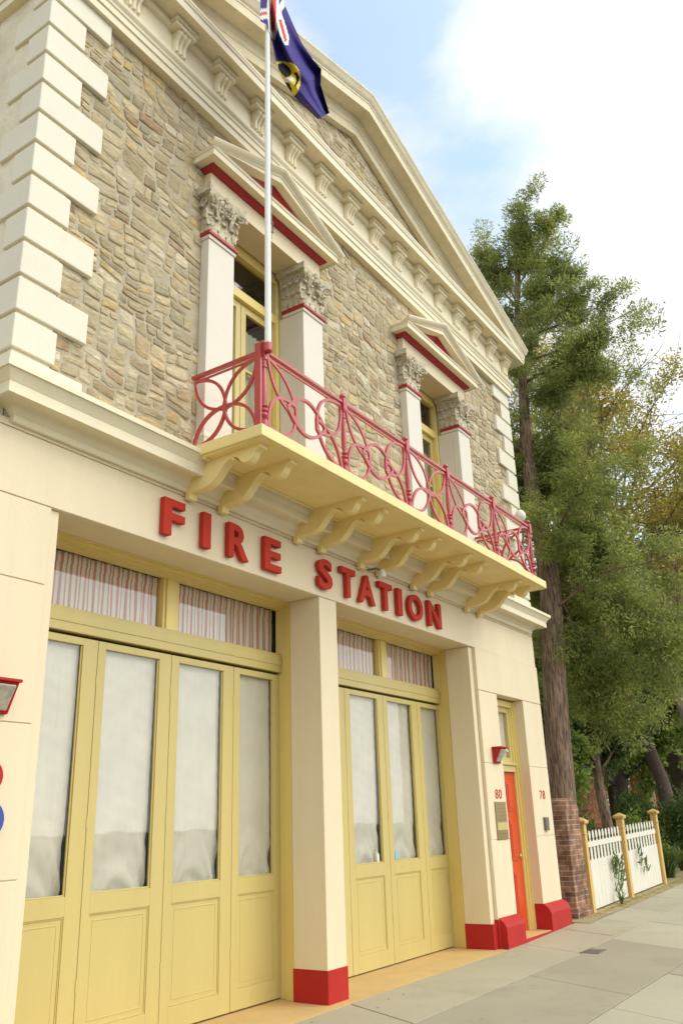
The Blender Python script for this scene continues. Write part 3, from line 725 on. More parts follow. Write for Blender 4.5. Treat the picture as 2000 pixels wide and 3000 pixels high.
# --- garage doors
def stepped(x, s):   # moulded jamb profile, s=+1 right side
    return [(x,.401),(x+s*.02,.401),(x+s*.022,.44),(x+s*.038,.445),(x+s*.042,.49),(x+s*.055,.495),(x+s*.058,.535),(x+s*.075,.54),(x+s*.08,.62),(x+s*.30,.62),(x+s*.30,.401)]
def garage(name, xa, xb, joints, glassx, mull, tgl, stickers=None):
    g_ = mk(name, MB().prism_z([(x,y) for x,y in stepped(xb,1)][0:8]+[(xb+.082,.66),(xb+.25,.66),(xb+.25,.402)], 0, 3.93), frameyel, fs, origin=((xa+xb)/2,.5,0), bevel=.003)
    m = MB(); L = [(xa-(x-xb),y) for x,y in stepped(xb,1)][0:8]+[(xa-.082,.66),(xa-.25,.66),(xa-.25,.402)]
    m.prism_z(L[::-1], 0, 3.93)
    x0, x1 = xa-.085, xb+.085
    # head frame stepping down from the soffit
    m.prism_x([(.401,3.93),(.401,3.915),(.43,3.915),(.432,3.90),(.50,3.90),(.503,3.885),(.58,3.885),(.583,3.872),(.66,3.872),(.66,3.99),(.401,3.99)], x0-.1, x1+.1)
    mk('door_frame', m, frameyel, g_, bevel=.003)
    m = MB(); m.box(x0+.0, x1-.0, .575, .67, 3.165, 3.350); m.box(x0, x1, .590, .67, 3.3505, 3.372)
    m.box(x0, x1, .568, .575, 3.24, 3.32)
    mk('transom_bar', m, yellow, g_, bevel=.004)
    m = MB(); m.box(mull[0], mull[1]-.0, .62, .70, 3.372, 3.872); m.box(mull[0]+.03, mull[1]-.08, .60, .62, 3.372, 3.872)
    mk('mullion', m, frameyel, g_, bevel=.004)
    for (ga, gb) in tgl:
        m = MB(); m.box(ga, gb, .668, .671, 3.372, 3.872); p = mk('pane', m, glass, g_)
        n = 220; m = MB(); m.uv = []
        cw = gb-ga+.03; ph = random.uniform(0,6)
        for i in range(n+1):
            x = ga+.01+cw*i/n
            amp = .004+.010*(i/n)
            y = .712+amp*math.sin(i*.40+ph)+.006*math.sin(i*.13)
            sw = .016*(i/n)*math.sin(i*.21+ph)
            for (z, q) in ((3.36,0),(3.53,.33),(3.70,.66),(3.78,.8),(3.785,.82),(3.88,1)):
                yy = y - (.008 if z > 3.782 else 0)
                m.v.append((x+sw*math.sin(q*3.1), yy, z)); m.uv.append((x/.054+.12*math.sin(i*.05+ph)+ .14*math.sin(i*.21+q*2.0)*(i/n), z))
        for i in range(n):
            for j in range(5): a = i*6+j; m.face((a, a+6, a+7, a+1))
        mk('striped_curtain', m, stripe, g_, smooth='all')
    # leaves
    D = .61
    for k in range(len(joints)-1):
        a, b = joints[k]+.003, joints[k+1]-.003; ga, gb = glassx[k]
        m = MB(); Z0, Z1 = .018, 3.14
        m.box(a, ga, D, D+.045, Z0, Z1); m.box(gb, b, D, D+.045, Z0, Z1)
        m.box(ga, gb, D, D+.045, 3.078, Z1); m.box(ga, gb, D, D+.045, .985, 1.128); m.box(ga, gb, D, D+.045, Z0, .19)
        m.box(ga, gb, D+.014, D+.035, .19, .985)
        # panel moulding
        t = .022
        for q in (0, .045):
            za_, zb_ = .19+q, .985-q; xa_, xb_ = ga+q, gb-q; yy = D+.006+q*.1
            m.box(xa_, xb_, yy, D+.016, zb_-t*.5, zb_-.0008); m.box(xa_, xb_, yy, D+.016, za_+.0008, za_+t*.5)
            m.box(xa_+.0008, xa_+t*.5, yy+.0005, D+.016, za_+t*.5, zb_-t*.5); m.box(xb_-t*.5, xb_-.0008, yy+.0005, D+.016, za_+t*.5, zb_-t*.5)
        # sloping glazing beads
        m.box(ga+.001, gb-.001, D+.012, D+.02, 1.1282, 1.142); m.box(ga+.001, ga+.014, D+.012, D+.02, 1.142, 3.07); m.box(gb-.014, gb-.001, D+.012, D+.02, 1.142, 3.07)
        lf = mk('door_leaf', m, yellow, g_, bevel=.003)
        mk('pane', MB().box(ga-.004, gb+.004, D+.024, D+.028, 1.125, 3.08), glass, g_)
        # net curtain with sagging folds near the foot
        m = MB(); nx, nz = 26, 60; dph = random.uniform(0, 6); cr = gb+.018-random.uniform(.0,.014)
        for i in range(nx+1):
            for j in range(nz+1):
                s_, t_ = i/nx, j/nz; x = ga-.01+(cr-ga)*s_; z = 1.10+2.0*t_
                sag = max(0, .32-t_)/.32
                fold = .017*sag*math.sin((s_-.5)**2*22+ t_*30 + dph)+.004*math.sin(s_*25+dph)*(1-t_)+.010*sag*math.sin((s_-.5)**2*60+t_*55)+.0025*math.sin(s_*61+t_*7+dph)+.002*math.sin(t_*90+s_*9)
                x += .012*math.sin(t_*5+dph)*s_
                m.v.append((x, D+.060+fold+.02*sag, z))
        for i in range(nx):
            for j in range(nz): a_ = i*(nz+1)+j; m.face((a_, a_+nz+1, a_+nz+2, a_+1))
        mk('net_curtain', m, net, g_, smooth='all')
    for j in joints[1:-1]:
        for z in (.45, 1.62, 2.75): mk('hinge', MB().box(j-.008, j+.008, D-.006, D+.0, z, z+.09), yellow, g_)
    return g_
garage('folding_door', 3.94, 7.37, [3.99,4.905,5.79,6.685,7.455], [(4.10,4.745),(4.99,5.635),(5.895,6.527),(6.785,7.335)], (5.66,5.87), [(3.98,5.68),(5.86,7.40)])
garage('folding_door', 7.70, 11.12, [7.77,8.735,9.635,10.545,11.30], [(7.95,8.56),(8.85,9.49),(9.745,10.385),(10.655,11.165)], (9.61,9.82), [(7.75,9.63),(9.81,11.18)])

# --- red side door
m = MB(); m.box(12.835,12.857,.12,.36,-.02,3.29); m.box(12.805,12.835,.155,.36,-.02,3.29); m.box(12.775,12.805,.185,.36,-.02,3.25)
m.box(11.872,11.94,.15,.36,-.02,3.29); m.box(11.94,12.805,.155,.36,3.20,3.292)
fr = mk('side_door_frame', m, frameyel, fs, origin=(12.35,.2,0), bevel=.004)
m = MB(); m.box(11.94,12.775,.165,.34,2.235,2.33); m.box(11.94,12.775,.14,.33,2.331,2.365); m.box(12.69,12.775,.20,.30,2.366,3.20); m.box(11.94,12.69,.20,.30,2.366,2.44); m.box(11.94,12.69,.20,.30,3.12,3.20)
mk('fanlight_frame', m, yellow, fr, bevel=.004)
mk('pane', MB().box(11.94,12.695,.225,.229,2.435,3.13), glass, fr); mk('blind', MB().box(11.95,12.70,.26,.27,2.44,3.15), net, fr)
m = MB(); m.box(11.945,12.773,.212,.26,.056,2.232)
for (za_, zb_) in ((.25,.85),(1.0,1.55),(1.68,2.1)):
    for (xa_, xb_) in ((12.05,12.32),(12.42,12.66)):
        m.box(xa_, xb_, .200, .212, za_, zb_); m.box(xa_+.04, xb_-.04, .192, .20, za_+.04, zb_-.04)
dr = mk('red_door', m, doorred, fs, origin=(12.35,.212,.056), bevel=.005)
m = MB(); m.lathe(0, 0, [(.001,0),(.028,.004),(.03,.02),(.012,.03),(.012,.05)], 12); m.v = [(12.71+x, .212-z, 1.05+y) for x,y,z in m.v]
mk('door_knob', m, brassl, dr, smooth=True)

# ------------------------------------------------------------------ sign letters
sign = empty('sign_lettering', (7.6,-.03,3.99), 'raised red capital letters reading FIRE STATION across the cream lintel', 'sign')
def text_mesh(ch, size_h, depth, offset=0.0):
    cu = bpy.data.curves.new('t', 'FONT'); cu.body = ch; cu.size = 1; cu.extrude = .5; cu.offset = offset; cu.resolution_u = 6
    ob = bpy.data.objects.new('t', cu); col.objects.link(ob)
    dg = bpy.context.evaluated_depsgraph_get(); me = bpy.data.meshes.new_from_object(ob.evaluated_get(dg))
    bpy.data.objects.remove(ob); bpy.data.curves.remove(cu)
    V = np.array([v.co for v in me.vertices]); F = [tuple(p.vertices) for p in me.polygons]; bpy.data.meshes.remove(me)
    mn, mx = V.min(0), V.max(0); V = (V-mn)/(mx-mn)   # unit box
    return V, F
def letter(ch, x0, x1, z0, z1, y0, y1, mat, parent, name, offset=.03, bevel=0):
    V, F = text_mesh(ch, 1, 1, offset)
    m = MB(); m.v = [(x0+a*(x1-x0), y1+(y0-y1)*c, z0+b*(z1-z0)) for a, b, c in V.tolist()]; m.f = F; m.m = [0]*len(F)
    return mk(name, m, mat, parent, bevel=bevel)
for ch, a, b in [('F',4.955,5.215),('I',5.455,5.56),('R',5.81,6.105),('E',6.355,6.625),('S',7.29,7.555),('T',7.735,8.03),('A',8.11,8.455),('T',8.56,8.865),('I',9.0,9.11),('O',9.27,9.65),('N',9.81,10.165)]:
    letter(ch, a, b, 3.998, 4.338, -.062, -.012, redsign, sign, 'letter_'+ch.lower(), .030)

# ------------------------------------------------------------------ small fixtures
for nm, lab, chars in (('house_number','small red painted number 80 above the brass plaque','80'),('house_number','small red painted number 78 on the right hand pier','78')):
    xs_ = (11.50,11.62) if chars == '80' else (13.16,13.28)
    e = empty(nm, (xs_[0],-.022,1.84), lab, 'house number', 'painted house numbers')
    for i, c in enumerate(chars): letter(c, xs_[i], xs_[i]+.095, 1.84, 1.965, -.026, -.0205, redsign, e, 'digit_'+c, .0)
pl = empty('wall_plaque', (11.62,-.02,1.31), 'brown brass plaque with a paler lower band on the pier beside the red door', 'plaque')
m = MB(); m.box(11.44,11.80,-.036,-.0205,1.31,1.80); mk('plate', m, brassm, pl, bevel=.003)
m = MB(); m.box(11.45,11.79,-.040,-.0365,1.43,1.53); mk('bright_band', m, brassl, pl)
m = MB()
for z in (1.385,1.56,1.61,1.66,1.71,1.76): m.box(11.47,11.77,-.0385,-.0365,z,z+.006)
mk('engraving', m, greym, pl)
def floodlight(name, x, z, y, label, w=.26, white=False):
    e = empty(name, (x,y,z), label, 'wall light')
    m = MB(); m.stations([[(x-w/2,y,z),(x-w/2,y,z+.20),(x+w/2,y,z+.20),(x+w/2,y,z)],[(x-w/2,y-.03,z-.0),(x-w/2,y-.13,z+.20),(x+w/2,y-.13,z+.20),(x+w/2,y-.03,z)]])
    m.box(x-w/2-.01, x+w/2+.01, y-.15, y, z+.20, z+.222)
    mk('housing', m, red, e, bevel=.006)
    m = MB(); m.stations([[(x-w/2+.02,y-.036,z+.02),(x-w/2+.02,y-.128,z+.185),(x+w/2-.02,y-.128,z+.185),(x+w/2-.02,y-.036,z+.02)],[(x-w/2+.04,y-.056,z+.02),(x-w/2+.04,y-.15,z+.175),(x+w/2-.04,y-.15,z+.175),(x+w/2-.04,y-.056,z+.02)]])
    mk('lens', m, lensm, e, bevel=.008)
    return e
floodlight('floodlight', 3.50, 2.355, -.002, 'red cased floodlight high on the left pier at the edge of the picture', .24)
al = floodlight('floodlight', 11.62, 2.315, -.022, 'small red cased lamp beside the fanlight of the red door', .20)
m = MB(); m.tube([(11.70,-.13,2.49),(11.73,-.15,2.49),(11.75,-.16,2.47)],.014,8); mk('sensor', m, lampw, al, smooth=True)
def disc(name, x, z, r, mat, label, cat, y=-.002):
    m = MB(); m.lathe(0,0,[(.001,.0),(r,.0),(r,.012),(r*.97,.018),(.001,.018)],36); m.v = [(x+a, y-c, z+b) for a,b,c in m.v]
    return tag(mk(name, m, mat, None, origin=(x,y,z), smooth=True), label, cat)
bd = disc('round_plaque', 3.56, 1.685, .125, bluem, 'round blue enamel plaque low on the left pier', 'plaque')
m = MB(); m.lathe(0,0,[(.001,.0),(.045,.0),(.045,.003),(.001,.003)],24); m.v = [(3.55+a, -.0205-c, 1.685+b) for a,b,c in m.v]; mk('emblem', m, lampw, bd)
disc('round_sign', 3.535, 1.955, .11, red, 'round red sign above the blue plaque on the left pier', 'sign')
ic = empty('intercom', (13.28,-.02,1.38), 'grey entry intercom box on the pier right of the red door', 'intercom')
mk('case', MB().box(13.20,13.34,-.06,-.0205,1.385,1.575), greym, ic, bevel=.005)
mk('button', MB().box(13.29,13.32,-.066,-.0605,1.42,1.46), brassl, ic)
# lamp under the balcony
l1 = empty('spotlight', (8.33,-.06,4.36), 'small white spotlight under the balcony above the letters T and A', 'spotlight')
m = MB(); m.tube([(8.33,-.05,4.42),(8.33,-.16,4.42),(8.36,-.20,4.40)],.014,8); mk('arm', m, greym, l1)
m = MB(); m.lathe(8.37,-.22,[(.012,4.30),(.045,4.31),(.05,4.35),(.035,4.39),(.012,4.41)],14); mk('lamp', m, lampw, l1, smooth=True)
l2 = empty('globe_lamp', (11.42,-.90,5.70), 'white glass lamp behind the far right corner post of the balcony', 'lamp')
m = MB(); m.lathe(11.36,-.88,[(.01,5.62),(.03,5.63),(.03,5.68),(.055,5.70),(.08,5.75),(.08,5.80),(.05,5.85),(.01,5.87)],16); mk('globe', m, lampw, l2, smooth=True)
m = MB(); m.tube([(11.36,-.88,4.85),(11.36,-.88,5.63)],.010,8); mk('stem', m, greym, l2)
# window stickers & bottles at the foot of the second folding door
m = MB(); m.lathe(9.40,.66,[(.02,1.13),(.035,1.14),(.035,1.22),(.015,1.25),(.015,1.28)],12); tag(mk('spray_bottle', m, lampw, None, origin=(9.40,.66,1.13), smooth=True), 'small white bottle behind the glass of the second folding door', 'bottle')
m = MB(); m.box(9.80,9.88,.628,.6335,1.15,1.24); bs_ = bpy.data.materials.new('sticker_blue'); n_, l_, b_ = nt(bs_)
cn = n_.new('ShaderNodeTexNoise'); cr_ = n_.new('ShaderNodeValToRGB'); cr_.color_ramp.elements[0].color = (.15,.42,.55,1); cr_.color_ramp.elements[1].color = (.3,.58,.66,1); l_.new(cn.outputs[0], cr_.inputs[0]); l_.new(cr_.outputs[0], b_.inputs['Base Color'])
tag(mk('window_sticker', m, bs_, None, origin=(9.84,.63,1.15)), 'small pale blue sticker low on a glass pane of the second folding door', 'sticker')

# ------------------------------------------------------------------ flagpole and flag
FX, FY = 5.20, -1.02
fp = empty('flagpole', (FX,FY,4.85), 'tall white flagpole rising from the left corner of the balcony', 'flagpole')
m = MB(); m.tube([(FX,FY,5.64),(FX,FY,7.5),(FX,FY,9.2),(FX,FY,10.9)],[.030,.028,.025,.022],16); mk('pole', m, white_gl, fp, smooth=True)
m = MB(); m.lathe(FX,FY,[(.022,10.9),(.05,10.92),(.06,10.97),(.05,11.02),(.01,11.05)],12); mk('finial', m, white_gl, fp, smooth=True)
m = MB(); m.lathe(FX,FY,[(.035,5.56),(.04,5.57),(.04,5.64),(.032,5.65)],14); m.box(FX-.03,FX+.03,FY+.02,RY-.034,5.58,5.62); mk('clamp', m, railm, fp)
m = MB(); m.tube([(FX+.03,FY,7.0),(FX+.08,FY,7.02),(FX+.08,FY,6.9),(FX+.03,FY,6.88)],.010,6); m.tube([(FX+.045,FY-.01,6.8),(FX+.05,FY-.01,8),(FX+.04,FY-.01,10.8)],.0035,5); mk('cleat', m, greym, fp)
Lp = [(0,(762,62)),(.12,(784,74)),(.30,(798,130)),(.45,(808,178)),(.58,(819,212)),(.70,(838,248)),(.82,(862,284)),(1,(931,349))]
Rp = [(0,(768,-420)),(.15,(795,-190)),(.30,(815,-70)),(.42,(833,12)),(.52,(858,70)),(.62,(884,126)),(.74,(918,176)),(.82,(941,202)),(.88,(939,248)),(.95,(954,297)),(1,(965,331))]
def lerp(P, t):
    for (a, p), (b, q) in zip(P[:-1], P[1:]):
        if t <= b: f = (t-a)/(b-a); return (p[0]+(q[0]-p[0])*f, p[1]+(q[1]-p[1])*f)
    return P[-1][1]
def inpoly(x, y, P):
    c = False; j = len(P)-1
    for i in range(len(P)):
        if (P[i][1] > y) != (P[j][1] > y) and x < (P[j][0]-P[i][0])*(y-P[i][1])/(P[j][1]-P[i][1])+P[i][0]: c = not c
        j = i
    return c
cols_ = [
 (4, [(814,187),(826,184),(840,190),(852,204),(853,216),(846,226),(836,226),(824,214),(815,202)]),
 (4, [(834,240),(846,243),(853,256),(856,268),(850,272),(842,258)]),
 (2, [(832,232),(838,228),(836,218),(843,216),(846,228),(860,226),(862,236),(850,240),(836,240)]),
 (4, [(861,213),(870,212),(876,222),(876,238),(870,246),(866,258),(862,250),(868,236),(866,222)]),
 (3, [(808,181),(822,179),(850,183),(863,188),(875,203),(881,222),(879,250),(871,272),(860,284),(850,268),(838,246),(824,222),(812,200)]),
 (1, [(794,-60),(808,-60),(809,40),(806,80),(801,98),(793,84)]),
 (1, [(816,58),(824,57),(841,118),(834,124)]),
 (1, [(758,36),(793,33),(793,41),(758,46)]),
 (2, [(806,30),(822,28),(836,70),(847,110),(845,131),(834,133),(822,108),(808,70)]),
 (2, [(785,-60),(817,-60),(818,50),(812,90),(804,119),(796,108),(787,88)]),
 (2, [(816,18),(832,-12),(839,12),(820,40)]),
 (2, [(758,27),(793,24),(793,52),(758,60)]),
]
NU, NV = 150, 56; m = MB(); px_ = []
for i in range(NU+1):
    t = i/NU; a = lerp(Lp, t); b = lerp(Rp, t)
    for j in range(NV+1):
        s = j/NV; u, v = a[0]+(b[0]-a[0])*s, a[1]+(b[1]-a[1])*s
        y = FY -.045*max(0, 1-t*2.2) + min(1, t*3)*(.055*math.sin(s*7.5+t*2.0)+.03*math.sin(s*15-t*5)) + .0
        p = hit(u, v, 1, y); m.v.append(tuple(p)); px_.append((u, v))
for i in range(NU):
    for j in range(NV):
        a = i*(NV+1)+j; q = px_[a]; cxp, cyp = (q[0]+px_[a+NV+2][0])/2, (q[1]+px_[a+NV+2][1])/2; mi = 0
        for k, P in cols_:
            if inpoly(cxp, cyp, P): mi = k; break
        m.face((a, a+1, a+NV+2, a+NV+1), mi)
fl = mk('flag', m, [flagblue, flagred, flagwhite, flagyel, flagblack], None, origin=(FX,FY,9.5), smooth='all')
tag(fl, 'limp dark blue flag with a union canton and yellow disc on the white pole', 'flag')

# ------------------------------------------------------------------ brick pier and picket fence
m = MB()
x0, x1, y0, y1, zt = 14.12, 14.74, -.06, .75, 1.86; N = 10
prf = [(x0,-.1),(x1,-.1),(x1,1.55),(x1-.01,1.68),(x1-.05,1.78),(x1-.13,zt-.01),(x1-.22,zt),(x0+.22,zt),(x0+.13,zt-.01),(x0+.05,1.78),(x0+.01,1.68),(x0,1.55)]
m.prism_y(prf, y0, y1)
m.box(x0-.03, x1+.03, y0-.03, y1+.03, -.1, .22)
bp_ = mk('brick_pier', m, brick, None, origin=(14.4,.3,0), bevel=.01); tag(bp_, 'old red brick pier with a rounded top between the building and the fence', 'pier')
def fence_bay(e, xa, xb):
    m = MB(); n = 11; st = (xb-xa)/n
    for i in range(n):
        x = xa+st*(i+.5); z0 = gz(x)+.035; zt = gz(x)+1.24; w = st*.27
        zr = gz(x)+1.05
        m.stations([[(x-w,-.024,z),(x+w,-.024,z),(x+w,-.016,z),(x-w,-.016,z)] for z in (zr+.001, zt-.17)])
        # turned-looking spade tip
        for (r_, q) in ():
            pass
        tip = [(w*.95,zt-.17),(w*.45,zt-.145),(w*.45,zt-.13),(w*.95,zt-.105),(w*1.0,zt-.06),(w*.75,zt-.02),(w*.3,zt)]
        poly = [(x+a, z) for a, z in tip]+[(x-a, z) for a, z in tip[::-1]]
        m.prism_y(poly, -.024, -.016)
        m.box(x-w, x+w, -.024, -.016, gz(x)+.78, zr-.0)
        m.box(x-st*.488, x+st*.488, -.028, -.014, z0, gz(x)+.78)
    def rail(z, h, yy0=-.045, yy1=-.031):
        m.stations([[(x,yy0,gz(x)+z),(x,yy1,gz(x)+z),(x,yy1,gz(x)+z+h),(x,yy0,gz(x)+z+h)] for x in (xa, xb)])
    rail(.985, .085, -.036, -.0285); rail(.70,.06,-.013,.01); rail(.3,.06,-.007,.03)
    mk('picket_panel', m, fencew, e, bevel=.0)
def post(e, x, h=1.45, w=.062):
    z = gz(x); m = MB(); m.box(x-w, x+w, -w-.02, w-.02, z-.2, z+h-.09)
    m.box(x-w-.012, x+w+.012, -w-.032, w-.008, z+h-.25, z+h-.235)
    for s, a, b in ((.05,-.09,-.075),(.065,-.075,-.055)):
        m.box(x-w-s+.03, x+w+s-.03, -w-.02-s+.03, w-.02+s-.03, z+h+a, z+h+b-.001)
    s = w+.04
    m.stations([[(x-s,-s-.02,z+h-.055),(x+s,-s-.02,z+h-.055),(x+s,s-.02,z+h-.055),(x-s,s-.02,z+h-.055)],[(x-s,-s-.02,z+h-.035),(x+s,-s-.02,z+h-.035),(x+s,s-.02,z+h-.035),(x-s,s-.02,z+h-.035)],[(x-.01,-.03,z+h+.02),(x+.01,-.03,z+h+.02),(x+.01,-.01,z+h+.02),(x-.01,-.01,z+h+.02)]])
    mk('fence_post', m, postm, e, bevel=.004)
fe = empty('picket_fence', (17.1,0,gz(17)), 'white picket fence with ochre capped posts along the pavement', 'fence')
fence_bay(fe, 14.98, 16.98); fence_bay(fe, 17.22, 19.42)
for x in (14.90, 17.10, 19.52): post(fe, x)

def blade_plant(name, cx, cy, n, h, label, spread=.3, w=.012, mat=None, cat='plant', lean=(0,0), group=None, zb=None):
    m = MB(); zb = gz(cx) if zb is None else zb
    for i in range(n):
        a = random.uniform(0, 2*math.pi); r_ = random.uniform(0,.05)*spread/.3; L = h*random.uniform(.55,1.1); d = spread*random.uniform(.3,1.1)
        bx, by = cx+math.cos(a)*r_, cy+math.sin(a)*r_; N = 6; tx, ty = -math.sin(a), math.cos(a); b0 = len(m.v)
        for k in range(N+1):
            t = k/N; x = bx+math.cos(a)*d*t**1.5+lean[0]*t; y = by+math.sin(a)*d*t**1.5+lean[1]*t; z = zb+L*(t-.45*t**3); ww = w*(1-t**2)+.001
            m.v += [(x-tx*ww,y-ty*ww,z),(x+tx*ww,y+ty*ww,z+.002)]
        for k in range(N): q = b0+2*k; m.face((q,q+1,q+3,q+2))
    return tag(mk(name, m, mat or fol_grass, None, origin=(cx,cy,zb)), label, cat, group)
blade_plant('weed', 16.12, -.16, 16, .42, 'tuft of green weed at the foot of the first fence bay', .20, .010)
def shoot(name, cx, z0, z1, n, label, y=-.06):
    m = MB(); zb = gz(cx)
    for i in range(n):
        x = cx+random.uniform(-.28,.28); z = zb+random.uniform(z0,z1)
        L = random.uniform(.08,.22); a = random.uniform(-.6,2.4); w = random.uniform(.010,.020); dx, dz = math.cos(a), math.sin(a); yy = y-random.uniform(0,.06); b0 = len(m.v)
        for k in range(5):
            t = k/4; ww = w*math.sin(math.pi*(t*.9+.08)); m.v += [(x+dx*L*t-dz*ww, yy-.03*t, z+dz*L*t+dx*ww),(x+dx*L*t+dz*ww, yy-.03*t-.01, z+dz*L*t-dx*ww)]
        for k in range(4): q = b0+2*k; m.face((q,q+1,q+3,q+2))
    m.tube([(cx,.03,zb+.3),(cx+.02,-.05,zb+(z0+z1)/2),(cx-.05,-.07,zb+z1)],.006,5)
    return tag(mk(name, m, fol_grass, None, origin=(cx,0,zb)), label, 'climbing plant')
shoot('creeper', 16.35, .18, .72, 70, 'green strappy creeper poking through the nearer fence bay')
shoot('creeper', 17.95, .35, .80, 26, 'small leafy creeper growing through the farther fence bay')
# drain cover
m = MB(); P4 = [hit(1705,2785,2,.035),hit(1745,2789,2,.035),hit(1775,2766,2,.045),hit(1745,2764,2,.045)]
cxd = sum(p.x for p in P4)/4; cyd = sum(p.y for p in P4)/4; ang = 0
m.box(cxd-.26,cxd+.26,cyd-.12,cyd+.12,gz(cxd)-.02,gz(cxd)+.010)
dc = mk('drain_cover', m, greym, None, origin=(cxd,cyd,gz(cxd)), bevel=.004); tag(dc, 'small dark metal service cover set in the pavement', 'drain cover')
# leaf litter strip at the fence foot
m = MB()
for i in range(1500):
    x = random.uniform(14.7,22); y = -.12-abs(random.gauss(0,.10)); a = random.uniform(0,6.28); L = random.uniform(.01,.03); z = gz(x)+.006+random.uniform(0,.008)
    b0 = len(m.v); m.v += [(x,y,z),(x+math.cos(a)*L,y+math.sin(a)*L,z+.004),(x+math.cos(a+1.2)*L,y+math.sin(a+1.2)*L,z)]; m.face((b0,b0+1,b0+2))
tag(mk('leaf_litter', m, fol_aut), 'fallen leaves along the foot of the fence', None, kind='stuff')

m = MB()
for i in range(170):
    x = random.uniform(5,24); y = random.choice([-.2-abs(random.gauss(0,.12)), random.uniform(-3.5,-.2)]); a = random.uniform(0,6.28); L = random.uniform(.012,.035); z = gz(x)+.005
    b0 = len(m.v); m.v += [(x,y,z),(x+math.cos(a)*L,y+math.sin(a)*L,z+.006),(x+math.cos(a+.9)*L*.8,y+math.sin(a+.9)*L*.8,z+.002),(x+math.cos(a+1.5)*L*.5,y+math.sin(a+1.5)*L*.5,z+.004)]; m.face((b0,b0+1,b0+2,b0+3))
tag(mk('fallen_leaves', m, soil), 'scattered dry leaves and crumbs on the pavement', None, kind='stuff')

# ------------------------------------------------------------------ trees
class Leaves:
    def __init__(s): s.V = []; s.n = 0
    def add(s, cen, dirs, L, W):
        """cen (n,3), dirs (n,3) unit; quads"""
        n = len(cen); up = rng.normal(size=(n,3)); side = np.cross(dirs, up); side /= np.linalg.norm(side, axis=1)[:,None]+1e-9
        L = L*rng.uniform(.6,1.3,(n,1)); W = W*rng.uniform(.7,1.3,(n,1))
        a = cen-side*W*.3; b = cen+dirs*L*.5-side*W; c = cen+dirs*L; d = cen+dirs*L*.5+side*W
        s.V.append(np.stack([cen, b, c, d], 1).reshape(-1,3)); s.n += n
    def build(s, name, mat, parent):
        V = np.concatenate(s.V)-np.array(WL[parent]); n = len(V)//4
        me = bpy.data.meshes.new(name); me.vertices.add(len(V)); me.vertices.foreach_set('co', V.ravel().astype(np.float32))
        me.loops.add(4*n); me.loops.foreach_set('vertex_index', np.arange(4*n, dtype=np.int32))
        me.polygons.add(n); me.polygons.foreach_set('loop_start', np.arange(0,4*n,4,dtype=np.int32)); me.polygons.foreach_set('loop_total', np.full(n,4,dtype=np.int32))
        me.materials.append(mat); me.update(); me.validate()
        o = bpy.data.objects.new(name, me); col.objects.link(o); o.parent = parent; WL[o] = WL[parent]; return o
def unit(v): return v/(np.linalg.norm(v, axis=-1, keepdims=True)+1e-9)
def limb_path(p, d, L, n, droop=0, wob=.12, rise=0):
    pts = [np.array(p, float)]; d = unit(np.array(d, float)); st = L/n
    for i in range(n):
        d = unit(d+rng.normal(size=3)*wob+np.array([0,0,rise-droop*(i/n)])); pts.append(pts[-1]+d*st)
    return pts

# conifer beside the building
tb = np.array([16.35,.85,gz(16)])
con = empty('conifer_tree', tuple(tb), 'tall feathery conifer with a straight brown trunk right beside the building', 'tree')
tpx = [(1650,2360,16.35),(1629,2100,16.35),(1610,1709,16.30),(1585,1560,16.25),(1556,1420,16.2),(1538,1275,16.2),(1530,1120,16.2),(1520,985,16.3),(1512,850,16.5),(1515,720,16.6),(1532,600,16.6)]
tp = [np.array([16.42,.86,-.1])]+[np.array(hit(u,v,0,x)) for u,v,x in tpx]
tr = [.36,.245,.235,.215,.19,.155,.125,.10,.08,.055,.035,.012]
wood = MB(); wood.tube([tuple(p) for p in tp], tr, 14)
lv = Leaves()
def spray(lv, pts, dens, L, W, rad, droop=.0, start=.25):
    P = np.array(pts); n = len(P)-1
    for i in range(n):
        if (i+.5)/n < start: continue
        k = int(dens*np.linalg.norm(P[i+1]-P[i])*rng.uniform(.6,1.4))
        if k < 1: continue
        t = rng.uniform(0,1,(k,1)); c = P[i]*(1-t)+P[i+1]*t + rng.normal(size=(k,3))*rad
        d = unit(unit(P[i+1]-P[i])*.8+rng.normal(size=(k,3))*.75+np.array([0,0,-droop])); lv.add(c, d, L, W)
def puff(lv, c, r, n, out=(0,0,.4), L=.10, W=.0125):
    g = rng.normal(size=(n,3)); l_ = np.linalg.norm(g, axis=1, keepdims=True); g = g*np.minimum(1, 1.5/l_)
    p = np.array(c)+g*r*np.array([1,1,.7])
    lv.add(p, unit(rng.normal(size=(n,3))*.6+g*.7+np.array(out)), L, W)
